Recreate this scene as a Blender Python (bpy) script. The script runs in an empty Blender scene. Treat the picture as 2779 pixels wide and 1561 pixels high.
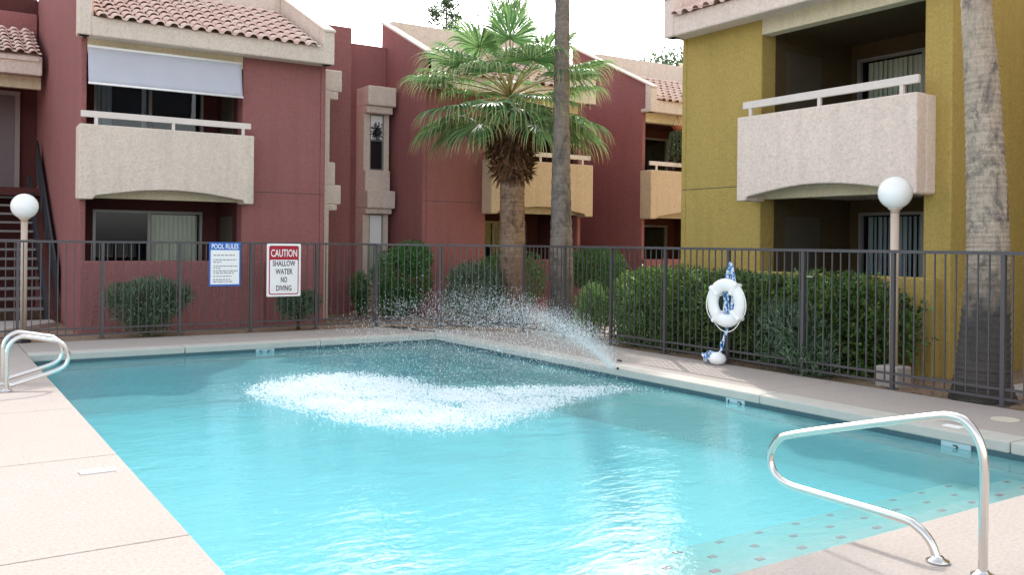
import bpy, bmesh, math, random
from mathutils import Vector, Matrix, noise
R = math.radians
random.seed(7)
scn = bpy.context.scene
COL = scn.collection

# ------------------------------------------------------------------ camera, light, exposure
cam_d = bpy.data.cameras.new("camera")
cam = bpy.data.objects.new("camera", cam_d); COL.objects.link(cam)
cam.location = (0, 0, 1.55)
cam.rotation_mode = 'QUATERNION'
cam.rotation_quaternion = (Matrix.Rotation(-R(33.245), 4, 'Z') @ Matrix.Rotation(R(90), 4, 'X') @ Matrix.Rotation(0.0106, 4, 'Z')).to_quaternion()
cam_d.sensor_width = 36; cam_d.lens = 31.72
cam_d.shift_y = -0.0433
cam_d.clip_start = 0.05; cam_d.clip_end = 900
scn.camera = cam

SUN_AZ, SUN_EL = 34.0, 38.0          # clockwise from +Y, height
w = bpy.data.worlds.new("World"); scn.world = w; w.use_nodes = True
nt = w.node_tree; bg = nt.nodes["Background"]
sky = nt.nodes.new("ShaderNodeTexSky"); sky.sky_type = 'NISHITA'; sky.sun_disc = False
sky.sun_elevation = R(SUN_EL); sky.sun_rotation = R(SUN_AZ)
sky.dust_density = 2.6; sky.air_density = 1.0; sky.ozone_density = 1.0
hs = nt.nodes.new("ShaderNodeHueSaturation"); hs.inputs["Saturation"].default_value = 0.32; hs.inputs["Value"].default_value = 1.7
nt.links.new(sky.outputs[0], hs.inputs["Color"]); nt.links.new(hs.outputs[0], bg.inputs["Color"])
bg.inputs["Strength"].default_value = 0.15
sd = bpy.data.lights.new("sun", 'SUN'); sd.energy = 2.0; sd.angle = R(0.8); sd.color = (1.0, 0.95, 0.88)
so = bpy.data.objects.new("sun", sd); COL.objects.link(so)
sv = Vector((math.sin(R(SUN_AZ)) * math.cos(R(SUN_EL)), math.cos(R(SUN_AZ)) * math.cos(R(SUN_EL)), math.sin(R(SUN_EL))))
so.rotation_mode = 'QUATERNION'; so.rotation_quaternion = (-sv).to_track_quat('-Z', 'Y'); so.location = (10, 10, 30)
scn.view_settings.view_transform = 'Standard'; scn.view_settings.look = 'None'
scn.view_settings.gamma = 1.0; scn.view_settings.exposure = 0.85; scn.view_settings.use_curve_mapping = False
scn.render.engine = 'CYCLES'
scn.cycles.max_bounces = 12; scn.cycles.diffuse_bounces = 6; scn.cycles.transparent_max_bounces = 24
scn.cycles.use_denoising = True

# ------------------------------------------------------------------ materials
def lin(r, g, b):
    f = lambda c: (c / 255 / 12.92) if c / 255 <= 0.04045 else ((c / 255 + 0.055) / 1.055) ** 2.4
    return (f(r), f(g), f(b), 1)

class NT:
    def __init__(s, name):
        s.m = bpy.data.materials.new(name); s.m.use_nodes = True
        s.t = s.m.node_tree; s.b = s.t.nodes["Principled BSDF"]; s.out = s.t.nodes["Material Output"]
        s._co = None
    def n(s, typ, **kw):
        x = s.t.nodes.new(typ)
        for k, v in kw.items(): setattr(x, k, v)
        return x
    def l(s, a, b): s.t.links.new(a, b)
    def co(s):
        if s._co is None: s._co = s.n("ShaderNodeTexCoord").outputs["Object"]
        return s._co
    def mapped(s, scale):
        mp = s.n("ShaderNodeMapping"); mp.inputs["Scale"].default_value = scale
        s.l(s.co(), mp.inputs["Vector"]); return mp.outputs[0]
    def noise(s, scale, detail=4, rough=0.6, vec=None, dist=0.0):
        x = s.n("ShaderNodeTexNoise"); x.inputs["Scale"].default_value = scale
        x.inputs["Detail"].default_value = detail; x.inputs["Roughness"].default_value = rough
        x.inputs["Distortion"].default_value = dist
        s.l(vec if vec is not None else s.co(), x.inputs["Vector"]); return x.outputs["Fac"]
    def ramp(s, fac, stops):
        x = s.n("ShaderNodeValToRGB"); e = x.color_ramp.elements
        while len(e) < len(stops): e.new(0.5)
        for i, (p, c) in enumerate(stops): e[i].position = p; e[i].color = c
        s.l(fac, x.inputs[0]); return x.outputs[0]
    def mix(s, fac, a, b, mode='MIX'):
        x = s.n("ShaderNodeMix", data_type='RGBA', blend_type=mode)
        for i, v in ((0, fac), (6, a), (7, b)):
            if isinstance(v, (int, float)): x.inputs[i].default_value = v
            elif isinstance(v, (tuple, list)): x.inputs[i].default_value = v
            else: s.l(v, x.inputs[i])
        return x.outputs[2]
    def mapr(s, v, a, b):
        x = s.n('ShaderNodeMapRange'); x.inputs[1].default_value = a; x.inputs[2].default_value = b; s.l(v, x.inputs[0]); return x.outputs[0]
    def bump(s, h, strength=0.5, dist=0.01, normal=None):
        x = s.n("ShaderNodeBump"); x.inputs["Strength"].default_value = strength; x.inputs["Distance"].default_value = dist
        s.l(h, x.inputs["Height"])
        if normal is not None: s.l(normal, x.inputs["Normal"])
        return x.outputs[0]
    def fin(s, col=None, rough=0.8, normal=None, metal=0.0, spec=None):
        if col is not None:
            if isinstance(col, tuple): s.b.inputs["Base Color"].default_value = col
            else: s.l(col, s.b.inputs["Base Color"])
        if isinstance(rough, (int, float)): s.b.inputs["Roughness"].default_value = rough
        else: s.l(rough, s.b.inputs["Roughness"])
        s.b.inputs["Metallic"].default_value = metal
        if spec is not None: s.b.inputs["Specular IOR Level"].default_value = spec
        if normal is not None: s.l(normal, s.b.inputs["Normal"])
        return s.m

def dim(c, k): return (c[0] * k, c[1] * k, c[2] * k, 1)

def stucco(name, c, bump=0.9, scale=34):
    s = NT(name)
    big = s.noise(0.9, 5, 0.65); mid = s.noise(9, 4, 0.7); streak = s.noise(1.0, 5, 0.7, s.mapped((5, 5, 0.35)))
    col = s.mix(big, dim(c, 0.86), dim(c, 1.12))
    col = s.mix(s.ramp(mid, [(0.35, (0, 0, 0, 1)), (0.7, (0.35, 0.35, 0.35, 1))]), col, dim(c, 0.82))
    col = s.mix(s.ramp(streak, [(0.46, (0, 0, 0, 1)), (0.75, (0.5, 0.5, 0.5, 1))]), col, dim(c, 0.72))
    gr_ = s.noise(26, 3, 0.75, None, 0.8)
    col = s.mix(s.ramp(gr_, [(0.36, (0.55, 0.55, 0.55, 1)), (0.56, (0, 0, 0, 1))]), col, dim(c, 0.66))
    h1 = s.noise(scale, 3, 0.7, None, 0.6); h2 = s.noise(scale * 0.25, 2, 0.5, None, 1.2)
    hh = s.n("ShaderNodeMath", operation='ADD'); s.l(h1, hh.inputs[0]); s.l(h2, hh.inputs[1])
    return s.fin(col, 0.92, s.bump(hh.outputs[0], bump, 0.016), spec=0.2)

def plain(name, c, rough=0.5, metal=0.0, var=0.12, scale=6, bump=0.0, spec=None):
    s = NT(name)
    col = s.mix(s.noise(scale, 4, 0.6), dim(c, 1 - var), dim(c, 1 + var))
    nm = s.bump(s.noise(scale * 8, 3, 0.6), bump, 0.005) if bump else None
    return s.fin(col, rough, nm, metal, spec)

M = {}
M['red'] = stucco('red_stucco', lin(163, 108, 106))
M['olive'] = stucco('olive_stucco', lin(192, 166, 96))
M['tan'] = stucco('tan_stucco', lin(234, 217, 203))
M['pale'] = stucco('pale_stucco', lin(246, 226, 213))
M['peach'] = stucco('peach_stucco', lin(222, 198, 168))
M['cream'] = stucco('cream_trim', lin(226, 212, 182), 0.25)
M['shaded_red'] = stucco('red_stucco_shaded', lin(96, 56, 54), 0.3)  # red stucco darkened, the shade of the recesses put into its colour
M['shaded_olive'] = stucco('olive_stucco_shaded', lin(92, 78, 54), 0.3)  # olive stucco darkened the same way, recess shade in the colour
M['railpaint'] = plain('rail_paint', lin(222, 210, 202), 0.55)
M['fence'] = plain('bronze_metal', lin(84, 80, 82), 0.5, 0.2, 0.15, 12)
M['frame'] = plain('aluminium_frame', lin(150, 150, 146), 0.4, 0.3)
M['door'] = plain('door_paint', lin(112, 98, 100), 0.5)
M['closet'] = plain('closet_door_paint', lin(86, 78, 64), 0.6)
M['doorframe'] = plain('door_frame_paint', lin(150, 136, 130), 0.55)
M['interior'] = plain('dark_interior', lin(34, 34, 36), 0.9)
M['blind'] = plain('blind_vinyl', lin(228, 226, 208), 0.6)
M['blueblind'] = plain('grey_blind_vinyl', lin(184, 194, 204), 0.6)
M['steel_dark'] = plain('stair_steel', lin(58, 58, 64), 0.55, 0.2)
M['tread'] = plain('stair_tread_concrete', lin(128, 124, 122), 0.85, 0, 0.2, 10, 0.3)
M['white'] = plain('white_plastic', lin(250, 250, 248), 0.45, 0, 0.03)
M['globe'] = plain('opal_globe', lin(252, 252, 251), 0.25, 0, 0.01)
M['post'] = plain('lamp_post_paint', lin(206, 186, 168), 0.5, 0, 0.12, 5)
M['concrete'] = plain('concrete', lin(186, 178, 170), 0.9, 0, 0.14, 5, 0.4)
M['coping'] = plain('pool_coping', lin(186, 184, 176), 0.85, 0, 0.12, 7, 0.4)
M['lidcream'] = plain('lid_plastic', lin(214, 202, 184), 0.6)
M['black'] = plain('black_paint', lin(24, 24, 26), 0.5)
M['grey_ink'] = plain('grey_ink', lin(120, 124, 128), 0.7)
M['sign_white'] = plain('sign_white', lin(252, 252, 252), 0.4, 0, 0.02)
M['sign_blue'] = plain('sign_blue', lin(40, 110, 200), 0.4, 0, 0.03)
M['sign_red'] = plain('sign_red', lin(178, 30, 52), 0.4, 0, 0.04)
M['sign_ink'] = plain('sign_ink', lin(80, 44, 62), 0.6)
M['marker_tile'] = plain('marker_tile', lin(168, 196, 202), 0.3)
M['step_tile'] = plain('step_tile', lin(250, 66, 56), 0.4)
M['waterline'] = plain('waterline_tile', lin(62, 92, 100), 0.3, 0, 0.3, 30)
M['stem'] = plain('bark_stem', lin(92, 74, 58), 0.9, 0, 0.3, 20, 0.5)
M['terracotta_pot'] = plain('terracotta', lin(160, 92, 66), 0.8)

# deck concrete: pinkish cool deck with fine speckle
s = NT('deck_concrete')
c = lin(182, 172, 165)
col = s.mix(s.noise(1.3, 6, 0.65), dim(c, 0.9), dim(c, 1.06))
col = s.mix(s.ramp(s.noise(46, 4, 0.8), [(0.36, (0.75, 0.75, 0.75, 1)), (0.6, (0, 0, 0, 1))]), col, dim(c, 0.7))
col = s.mix(s.ramp(s.noise(0.55, 5, 0.7, None, 0.8), [(0.5, (0, 0, 0, 1)), (0.75, (0.5, 0.5, 0.5, 1))]), col, dim(lin(176, 164, 156), 0.85))
M['deck'] = s.fin(col, 0.9, s.bump(s.noise(90, 3, 0.7), 0.5, 0.004), spec=0.2)

# gravel / decomposed granite
s = NT('decomposed_granite')
vo = s.n("ShaderNodeTexVoronoi"); vo.inputs["Scale"].default_value = 34; s.l(s.co(), vo.inputs["Vector"])
c1 = s.mix(s.noise(0.8, 5), lin(150, 128, 108), lin(184, 160, 138))
sp = s.n("ShaderNodeSeparateColor"); s.l(vo.outputs["Color"], sp.inputs[0])
c1 = s.mix(sp.outputs[0], c1, lin(120, 100, 86), 'MIX'); 
c1 = s.mix(0.6, c1, s.mix(s.noise(3, 4), lin(136, 112, 94), lin(190, 166, 142)))
M['dirt'] = s.fin(c1, 0.95, s.bump(vo.outputs["Distance"], 0.7, 0.02), spec=0.1)

# clay roof tiles: colour varies tile by tile
s = NT('clay_tile')
oi = s.n("ShaderNodeObjectInfo")
c1 = s.ramp(oi.outputs["Random"], [(0.0, lin(214, 164, 152)), (0.3, lin(222, 184, 172)), (0.6, lin(206, 152, 140)), (0.85, lin(230, 202, 186)), (1.0, lin(198, 128, 112))])
c1 = s.mix(s.ramp(s.noise(14, 4, 0.7), [(0.3, (0.15, 0.15, 0.15, 1)), (0.65, (0.9, 0.9, 0.9, 1))]), c1, lin(238, 220, 208))
M['tile'] = s.fin(c1, 0.85, s.bump(s.noise(60, 3), 0.3, 0.004), spec=0.2)

# roller shade: white vinyl slats
s = NT('white_shade')
wv = s.n("ShaderNodeTexWave", wave_type='BANDS', bands_direction='X'); wv.inputs["Scale"].default_value = 12; s.l(s.co(), wv.inputs["Vector"])
c1 = s.mix(s.noise(2.5, 4), lin(214, 214, 226), lin(232, 232, 240))
M['shade'] = s.fin(c1, 0.6, s.bump(wv.outputs["Fac"], 0.15, 0.01))
tb = s.n("ShaderNodeBsdfTranslucent"); tb.inputs[0].default_value = lin(226, 228, 240); ms = s.n("ShaderNodeMixShader"); ms.inputs[0].default_value = 0.35
s.l(s.b.outputs[0], ms.inputs[1]); s.l(tb.outputs[0], ms.inputs[2]); s.l(ms.outputs[0], s.out.inputs[0])

# polished steel
s = NT('polished_steel')
s.fin(lin(222, 220, 216), 0.16, None, 1.0); s.l(s.mix(s.noise(25, 4), (0.12, 0.12, 0.12, 1), (0.24, 0.24, 0.24, 1)), s.b.inputs["Roughness"])
M['steel'] = s.m

# window glass
s = NT('window_glass')
g = s.n("ShaderNodeBsdfGlossy"); g.inputs["Roughness"].default_value = 0.02
t = s.n("ShaderNodeBsdfTransparent"); t.inputs[0].default_value = (0.9, 0.93, 0.92, 1)
fr = s.n("ShaderNodeFresnel"); fr.inputs[0].default_value = 1.45
mx = s.n("ShaderNodeMixShader"); s.l(fr.outputs[0], mx.inputs[0]); s.l(t.outputs[0], mx.inputs[1]); s.l(g.outputs[0], mx.inputs[2]); s.l(mx.outputs[0], s.out.inputs[0])
M['glass'] = s.m

# pool plaster
s = NT('pool_plaster')
c1 = s.mix(s.noise(0.7, 5, 0.6), lin(206, 244, 247), lin(226, 250, 251))
M['plaster'] = s.fin(c1, 0.7, None, spec=0.2)

M['step_plaster'] = plain('step_plaster', lin(226, 222, 210), 0.7, 0, 0.05, 4)
# pool water: clear tinted body under a rippled reflecting skin
s = NT('pool_water')
n1 = s.noise(2.2, 3, 0.55, s.mapped((0.75, 1.3, 1)), 0.6); n2 = s.noise(7.5, 3, 0.6, s.mapped((0.7, 1.4, 1)), 1.0); n3 = s.noise(26, 2, 0.5, None, 0.8)
bn = s.bump(n3, 0.07, 0.02, s.bump(n2, 0.10, 0.05, s.bump(n1, 0.06, 0.12)))
g = s.n("ShaderNodeBsdfGlossy"); g.inputs["Roughness"].default_value = 0.03; s.l(bn, g.inputs["Normal"])
t = s.n("ShaderNodeBsdfTransparent"); t.inputs[0].default_value = (0.96, 0.995, 1.0, 1)
va = s.n('ShaderNodeVolumeAbsorption'); va.inputs['Color'].default_value = (0.0, 0.90, 0.97, 1); va.inputs['Density'].default_value = 0.48; s.l(va.outputs[0], s.out.inputs[1])
d = s.n("ShaderNodeBsdfDiffuse"); d.inputs[0].default_value = lin(158, 240, 246); s.l(bn, d.inputs["Normal"])
ma = s.n("ShaderNodeMixShader"); ma.inputs[0].default_value = 0.32; s.l(t.outputs[0], ma.inputs[1]); s.l(d.outputs[0], ma.inputs[2])
fr = s.n("ShaderNodeFresnel"); fr.inputs[0].default_value = 1.33; s.l(bn, fr.inputs["Normal"])
mx = s.n("ShaderNodeMixShader"); s.l(fr.outputs[0], mx.inputs[0]); s.l(ma.outputs[0], mx.inputs[1]); s.l(g.outputs[0], mx.inputs[2]); s.l(mx.outputs[0], s.out.inputs[0])
M['water'] = s.m

s = NT('splash_white')
tb = s.n("ShaderNodeBsdfTranslucent"); tb.inputs[0].default_value = (0.95, 0.97, 0.98, 1)
s.fin((0.93, 0.95, 0.96, 1), 0.25)
ms = s.n("ShaderNodeMixShader"); ms.inputs[0].default_value = 0.5
s.l(s.b.outputs[0], ms.inputs[1]); s.l(tb.outputs[0], ms.inputs[2]); s.l(ms.outputs[0], s.out.inputs[0])
M['splash'] = s.m

M['foam'] = plain('foam_white', (0.93, 0.94, 0.95, 1), 0.5, 0, 0.01)

def leaf_mat(name, stops, trans=0.35, rough=0.45):
    s = NT(name)
    ge = s.n("ShaderNodeNewGeometry")
    c1 = s.ramp(ge.outputs["Random Per Island"], stops)
    c1 = s.mix(s.ramp(s.noise(2.6, 3, 0.6), [(0.45, (0, 0, 0, 1)), (0.68, (0.55, 0.55, 0.55, 1))]), c1, dim(stops[-1][1], 0.95))
    s.fin(c1, rough, None, spec=0.35)
    tb = s.n("ShaderNodeBsdfTranslucent"); s.l(s.mix(0.5, c1, (0.16, 0.22, 0.03, 1), 'ADD'), tb.inputs[0])
    ms = s.n("ShaderNodeMixShader"); ms.inputs[0].default_value = trans
    s.l(s.b.outputs[0], ms.inputs[1]); s.l(tb.outputs[0], ms.inputs[2]); s.l(ms.outputs[0], s.out.inputs[0])
    return s.m
M['leaf'] = leaf_mat('hedge_leaf', [(0, lin(30, 50, 26)), (0.08, lin(84, 66, 58)), (0.1, lin(36, 62, 30)), (0.5, lin(58, 92, 44)), (0.85, lin(92, 126, 60)), (1, lin(126, 154, 80))], 0.2)
M['leaf_grey'] = leaf_mat('oleander_leaf', [(0, lin(50, 78, 56)), (0.6, lin(86, 114, 88)), (1, lin(138, 160, 130))], 0.2)
M['leaf_round'] = leaf_mat('shrub_leaf', [(0, lin(36, 78, 44)), (0.6, lin(66, 120, 64)), (1, lin(112, 158, 90))], 0.25)
M['leaf_young'] = leaf_mat('young_leaf', [(0, lin(70, 108, 56)), (0.6, lin(106, 146, 82)), (1, lin(150, 176, 118))], 0.3)
M['leaf_far'] = leaf_mat('far_leaf', [(0, lin(58, 86, 70)), (1, lin(104, 130, 106))], 0.25)
M['leaf_hang'] = leaf_mat('trailing_leaf', [(0, lin(60, 92, 66)), (1, lin(130, 150, 130))], 0.2)

# palm frond: green blade that turns straw towards the tip (UV y)
s = NT('palm_blade')
uv = s.n("ShaderNodeUVMap"); uv.uv_map = "along"
sx = s.n("ShaderNodeSeparateXYZ"); s.l(uv.outputs[0], sx.inputs[0])
ge = s.n("ShaderNodeNewGeometry")
gr = s.ramp(ge.outputs["Random Per Island"], [(0, lin(84, 122, 88)), (0.5, lin(110, 150, 100)), (1, lin(146, 176, 118))])
tipf = s.ramp(sx.outputs[1], [(0.70, (0, 0, 0, 1)), (1.0, (0.95, 0.95, 0.95, 1))])
c1 = s.mix(tipf, gr, lin(206, 188, 140))
s.fin(c1, 0.4, None, spec=0.4)
tb = s.n("ShaderNodeBsdfTranslucent"); s.l(s.mix(0.4, c1, (0.18, 0.26, 0.05, 1), 'ADD'), tb.inputs[0])
ms = s.n("ShaderNodeMixShader"); ms.inputs[0].default_value = 0.4
s.l(s.b.outputs[0], ms.inputs[1]); s.l(tb.outputs[0], ms.inputs[2]); s.l(ms.outputs[0], s.out.inputs[0])
M['frond'] = s.m
M['petiole'] = plain('palm_petiole', lin(150, 138, 84), 0.5)
M['boot'] = leaf_mat('dead_frond', [(0, lin(58, 36, 28)), (0.6, lin(104, 70, 50)), (1, lin(158, 118, 84))], 0.1, 0.9)

def trunk_mat(name, a, b, dk, root=0.5, fade=1.3):
    s = NT(name)
    rings = s.noise(3.0, 5, 0.7, s.mapped((0.8, 0.8, 9)), 0.5)
    c1 = s.mix(s.ramp(rings, [(0.3, (0, 0, 0, 1)), (0.7, (1, 1, 1, 1))]), a, b)
    c1 = s.mix(s.ramp(s.noise(2.0, 6, 0.75, s.mapped((1.6, 1.6, 1.2)), 0.6), [(0.5, (0, 0, 0, 1)), (0.64, (0.9, 0.9, 0.9, 1))]), c1, dk)
    c1 = s.mix(s.ramp(s.noise(40, 3, 0.7, s.mapped((1, 1, 0.25))), [(0.45, (0, 0, 0, 1)), (0.8, (0.6, 0.6, 0.6, 1))]), c1, dk)
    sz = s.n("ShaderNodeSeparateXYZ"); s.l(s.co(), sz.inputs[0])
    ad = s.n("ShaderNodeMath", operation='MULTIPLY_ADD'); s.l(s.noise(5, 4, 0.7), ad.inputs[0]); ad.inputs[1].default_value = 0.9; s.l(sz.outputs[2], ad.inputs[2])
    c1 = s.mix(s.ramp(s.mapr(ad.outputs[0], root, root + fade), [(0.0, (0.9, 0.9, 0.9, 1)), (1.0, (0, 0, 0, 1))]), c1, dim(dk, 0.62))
    h = s.n("ShaderNodeMath", operation='ADD'); s.l(rings, h.inputs[0]); s.l(s.noise(30, 4, 0.7, s.mapped((1, 1, 0.4))), h.inputs[1])
    return s.fin(c1, 0.95, s.bump(h.outputs[0], 0.8, 0.02), spec=0.1)
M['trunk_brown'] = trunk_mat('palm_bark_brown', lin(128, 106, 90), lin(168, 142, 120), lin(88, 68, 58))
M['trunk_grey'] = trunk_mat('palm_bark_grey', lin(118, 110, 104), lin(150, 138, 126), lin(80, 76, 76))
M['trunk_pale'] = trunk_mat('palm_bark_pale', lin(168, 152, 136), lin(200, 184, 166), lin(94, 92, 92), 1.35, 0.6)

s = NT('blue_rope')
wv = s.n("ShaderNodeTexNoise"); wv.inputs["Scale"].default_value = 26; wv.inputs["Detail"].default_value = 1; s.l(s.co(), wv.inputs["Vector"])
M['rope'] = s.fin(s.ramp(wv.outputs["Fac"], [(0.44, lin(228, 238, 244)), (0.54, lin(60, 124, 188))]), 0.8)

# ------------------------------------------------------------------ mesh helpers
class MB:
    def __init__(s): s.v = []; s.f = []; s.uv = None
    def box(s, x0, x1, y0, y1, z0, z1):
        i = len(s.v)
        s.v += [(x, y, z) for z in (z0, z1) for y in (y0, y1) for x in (x0, x1)]
        for q in ((0, 2, 3, 1), (4, 5, 7, 6), (0, 1, 5, 4), (2, 6, 7, 3), (0, 4, 6, 2), (1, 3, 7, 5)): s.f.append(tuple(i + k for k in q))
        return s
    def prism(s, poly, axis, a, b):
        """poly of (p,q): axis 'x' -> (a,p,q), 'y' -> (p,a,q), 'z' -> (p,q,a)"""
        i = len(s.v); n = len(poly)
        mk = {'x': lambda p, q, t: (t, p, q), 'y': lambda p, q, t: (p, t, q), 'z': lambda p, q, t: (p, q, t)}[axis]
        s.v += [mk(p, q, a) for p, q in poly] + [mk(p, q, b) for p, q in poly]
        s.f.append(tuple(range(i + n - 1, i - 1, -1))); s.f.append(tuple(range(i + n, i + 2 * n)))
        for k in range(n):
            l = (k + 1) % n; s.f.append((i + k, i + l, i + n + l, i + n + k))
        return s
    def tube(s, pts, r, seg=8, cap=True):
        pts = [Vector(p) for p in pts]; n = len(pts); i = len(s.v)
        up = None
        for k, p in enumerate(pts):
            t = (pts[min(k + 1, n - 1)] - pts[max(k - 1, 0)])
            t = t.normalized() if t.length > 1e-9 else Vector((0, 0, 1))
            if up is None:
                up = t.orthogonal().normalized()
            else:
                up = (up - t * up.dot(t)); up = up.normalized() if up.length > 1e-6 else t.orthogonal().normalized()
            bi = t.cross(up); rr = r[k] if isinstance(r, (list, tuple)) else r
            for j in range(seg):
                a = 2 * math.pi * j / seg
                s.v.append(tuple(p + (up * math.cos(a) + bi * math.sin(a)) * rr))
        for k in range(n - 1):
            for j in range(seg):
                l = (j + 1) % seg
                s.f.append((i + k * seg + j, i + k * seg + l, i + (k + 1) * seg + l, i + (k + 1) * seg + j))
        if cap:
            s.f.append(tuple(i + j for j in range(seg - 1, -1, -1))); s.f.append(tuple(i + (n - 1) * seg + j for j in range(seg)))
        return s
    def lathe(s, prof, seg=24, c=(0, 0, 0)):
        i = len(s.v); n = len(prof)
        for r, z in prof:
            for j in range(seg):
                a = 2 * math.pi * j / seg; s.v.append((c[0] + r * math.cos(a), c[1] + r * math.sin(a), c[2] + z))
        for k in range(n - 1):
            for j in range(seg):
                l = (j + 1) % seg; s.f.append((i + k * seg + j, i + k * seg + l, i + (k + 1) * seg + l, i + (k + 1) * seg + j))
        s.f.append(tuple(i + j for j in range(seg - 1, -1, -1))); s.f.append(tuple(i + (n - 1) * seg + j for j in range(seg)))
        return s
    def leaf(s, p, d, up, L, W):
        d = d.normalized(); sd = d.cross(up)
        sd = sd.normalized() if sd.length > 1e-6 else d.orthogonal().normalized()
        nn = sd.cross(d); i = len(s.v)
        m = p + d * (L * 0.5) + nn * (L * 0.08)
        s.v += [tuple(p), tuple(m + sd * W * 0.5), tuple(p + d * L), tuple(m - sd * W * 0.5)]
        s.f.append((i, i + 1, i + 2)); s.f.append((i, i + 2, i + 3))
    def mirrored(s, W):
        s.v = [(W - x, y, z) for x, y, z in s.v]; s.f = [tuple(reversed(q)) for q in s.f]; return s
    def build(s, name, mat, parent=None, smooth=False, bevel=0.0, seg=2):
        me = bpy.data.meshes.new(name); me.from_pydata(s.v, [], s.f); me.update()
        me.materials.append(M[mat] if isinstance(mat, str) else mat)
        if smooth: me.polygons.foreach_set("use_smooth", [True] * len(me.polygons))
        o = bpy.data.objects.new(name, me); COL.objects.link(o)
        if parent is not None: o.parent = parent
        if bevel:
            b = o.modifiers.new("bevel", 'BEVEL'); b.width = bevel; b.segments = seg; b.limit_method = 'ANGLE'; b.angle_limit = R(40)
        return o

def tag(o, label, cat, group=None, kind=None):
    o['label'] = label; o['category'] = cat
    if group: o['group'] = group
    if kind: o['kind'] = kind
    return o
def thing(name, label, cat, loc=(0, 0, 0), rz=0.0, group=None):
    o = bpy.data.objects.new(name, None); COL.objects.link(o); o.location = loc; o.rotation_euler = (0, 0, rz)
    o.empty_display_size = 0.2
    return tag(o, label, cat, group)
def struct(o, kind='structure'): o['kind'] = kind; return o
def inst(me, name, parent, loc=(0, 0, 0), rot=(0, 0, 0), scale=None):
    o = bpy.data.objects.new(name, me); COL.objects.link(o); o.parent = parent; o.location = loc; o.rotation_euler = rot
    if scale: o.scale = scale
    return o
def text_mesh(name, txt, mat, parent, width, height, mw, extrude=0.0015, loc=None):
    """flat lettering; mw: matrix that carries the text's local xy plane to its place"""
    cu = bpy.data.curves.new(name, 'FONT'); cu.body = txt; cu.align_x = 'CENTER'; cu.align_y = 'CENTER'; cu.extrude = extrude; cu.resolution_u = 3; cu.offset = 0.014
    tmp = bpy.data.objects.new("text_tmp", cu); COL.objects.link(tmp)
    bpy.context.view_layer.update()
    me = bpy.data.meshes.new_from_object(tmp.evaluated_get(bpy.context.evaluated_depsgraph_get()))
    bpy.data.objects.remove(tmp); bpy.data.curves.remove(cu)
    xs = [v.co.x for v in me.vertices]; ys = [v.co.y for v in me.vertices]
    cx, cy = (min(xs) + max(xs)) / 2, (min(ys) + max(ys)) / 2
    sx, sy = width / (max(xs) - min(xs)), height / (max(ys) - min(ys))
    for v in me.vertices: v.co = mw @ Vector(((v.co.x - cx) * sx, (v.co.y - cy) * sy, v.co.z))
    me.materials.clear(); me.materials.append(M[mat]); me.name = name
    o = bpy.data.objects.new(name, me); COL.objects.link(o)
    if parent is not None: o.parent = parent
    return o
def smooth_path(pts, n=6):
    P = [Vector(p) for p in pts]; out = []
    for i in range(len(P) - 1):
        a = P[max(i - 1, 0)]; b = P[i]; c = P[i + 1]; d = P[min(i + 2, len(P) - 1)]
        for k in range(n):
            t = k / n
            out.append(0.5 * ((2 * b) + (-a + c) * t + (2 * a - 5 * b + 4 * c - d) * t * t + (-a + 3 * b - 3 * c + d) * t ** 3))
    out.append(P[-1]); return out
def round_path(pts, rad, n=6):
    """polyline with filleted corners"""
    P = [Vector(p) for p in pts]; out = [P[0]]
    for i in range(1, len(P) - 1):
        a = (P[i - 1] - P[i]); b = (P[i + 1] - P[i]); r = min(rad, a.length * 0.48, b.length * 0.48)
        p0 = P[i] + a.normalized() * r; p1 = P[i] + b.normalized() * r
        for k in range(n + 1):
            t = k / n; out.append(p0 * (1 - t) ** 2 + P[i] * 2 * t * (1 - t) + p1 * t * t)
    out.append(P[-1]); return out

# ------------------------------------------------------------------ ground, pool, deck
PX0, PX1, PY0, PY1 = 1.2, 7.3, 2.98, 13.46
WZ = -0.13
g = MB()
for (x0, x1, y0, y1) in ((-120, PX0, -60, 200), (PX1, 160, -60, 200), (PX0, PX1, -60, PY0), (PX0, PX1, PY1, 200)):
    i = len(g.v); g.v += [(x0, y0, -0.11), (x1, y0, -0.11), (x1, y1, -0.11), (x0, y1, -0.11)]; g.f.append((i, i + 1, i + 2, i + 3))
struct(g.build('ground', 'dirt'))
# planted bed of decomposed granite round the fence, a little below the deck
b = MB()
for poly in ([(-14, 15.02), (7.05, 15.02), (8.62, 13.1), (8.82, 13.1), (8.82, -12), (60, -12), (60, 60), (-14, 60)],):
    b.prism(poly, 'z', -0.109, -0.03)
struct(b.build('gravel_bed', 'dirt'))

# pool shell (floor slopes down to the far end), walls, steps
fl0, fl1 = -0.56, -0.85
p = MB()
p.v += [(PX0, PY0, fl0), (PX1, PY0, fl0), (PX1, PY1, fl1), (PX0, PY1, fl1)]
for (a, bb) in ((0, 1), (1, 2), (2, 3), (3, 0)): pass
p.v += [(PX0, PY0, -0.2), (PX1, PY0, -0.2), (PX1, PY1, -0.2), (PX0, PY1, -0.2)]
p.f += [(0, 1, 2, 3), (0, 4, 5, 1), (1, 5, 6, 2), (2, 6, 7, 3), (3, 7, 4, 0)]
shell = struct(p.build('pool_basin', 'plaster'))
for k, (y1, z) in enumerate(((3.42, -0.16), (3.85, -0.29), (4.30, -0.42))):
    MB().box(2.98, PX1 - 0.003, PY0 + 0.003 + 0.001 * k, y1, -1.0 + 0.01 * k, z).build('pool_step', 'step_plaster', shell, bevel=0.015)
tile_me = None
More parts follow.
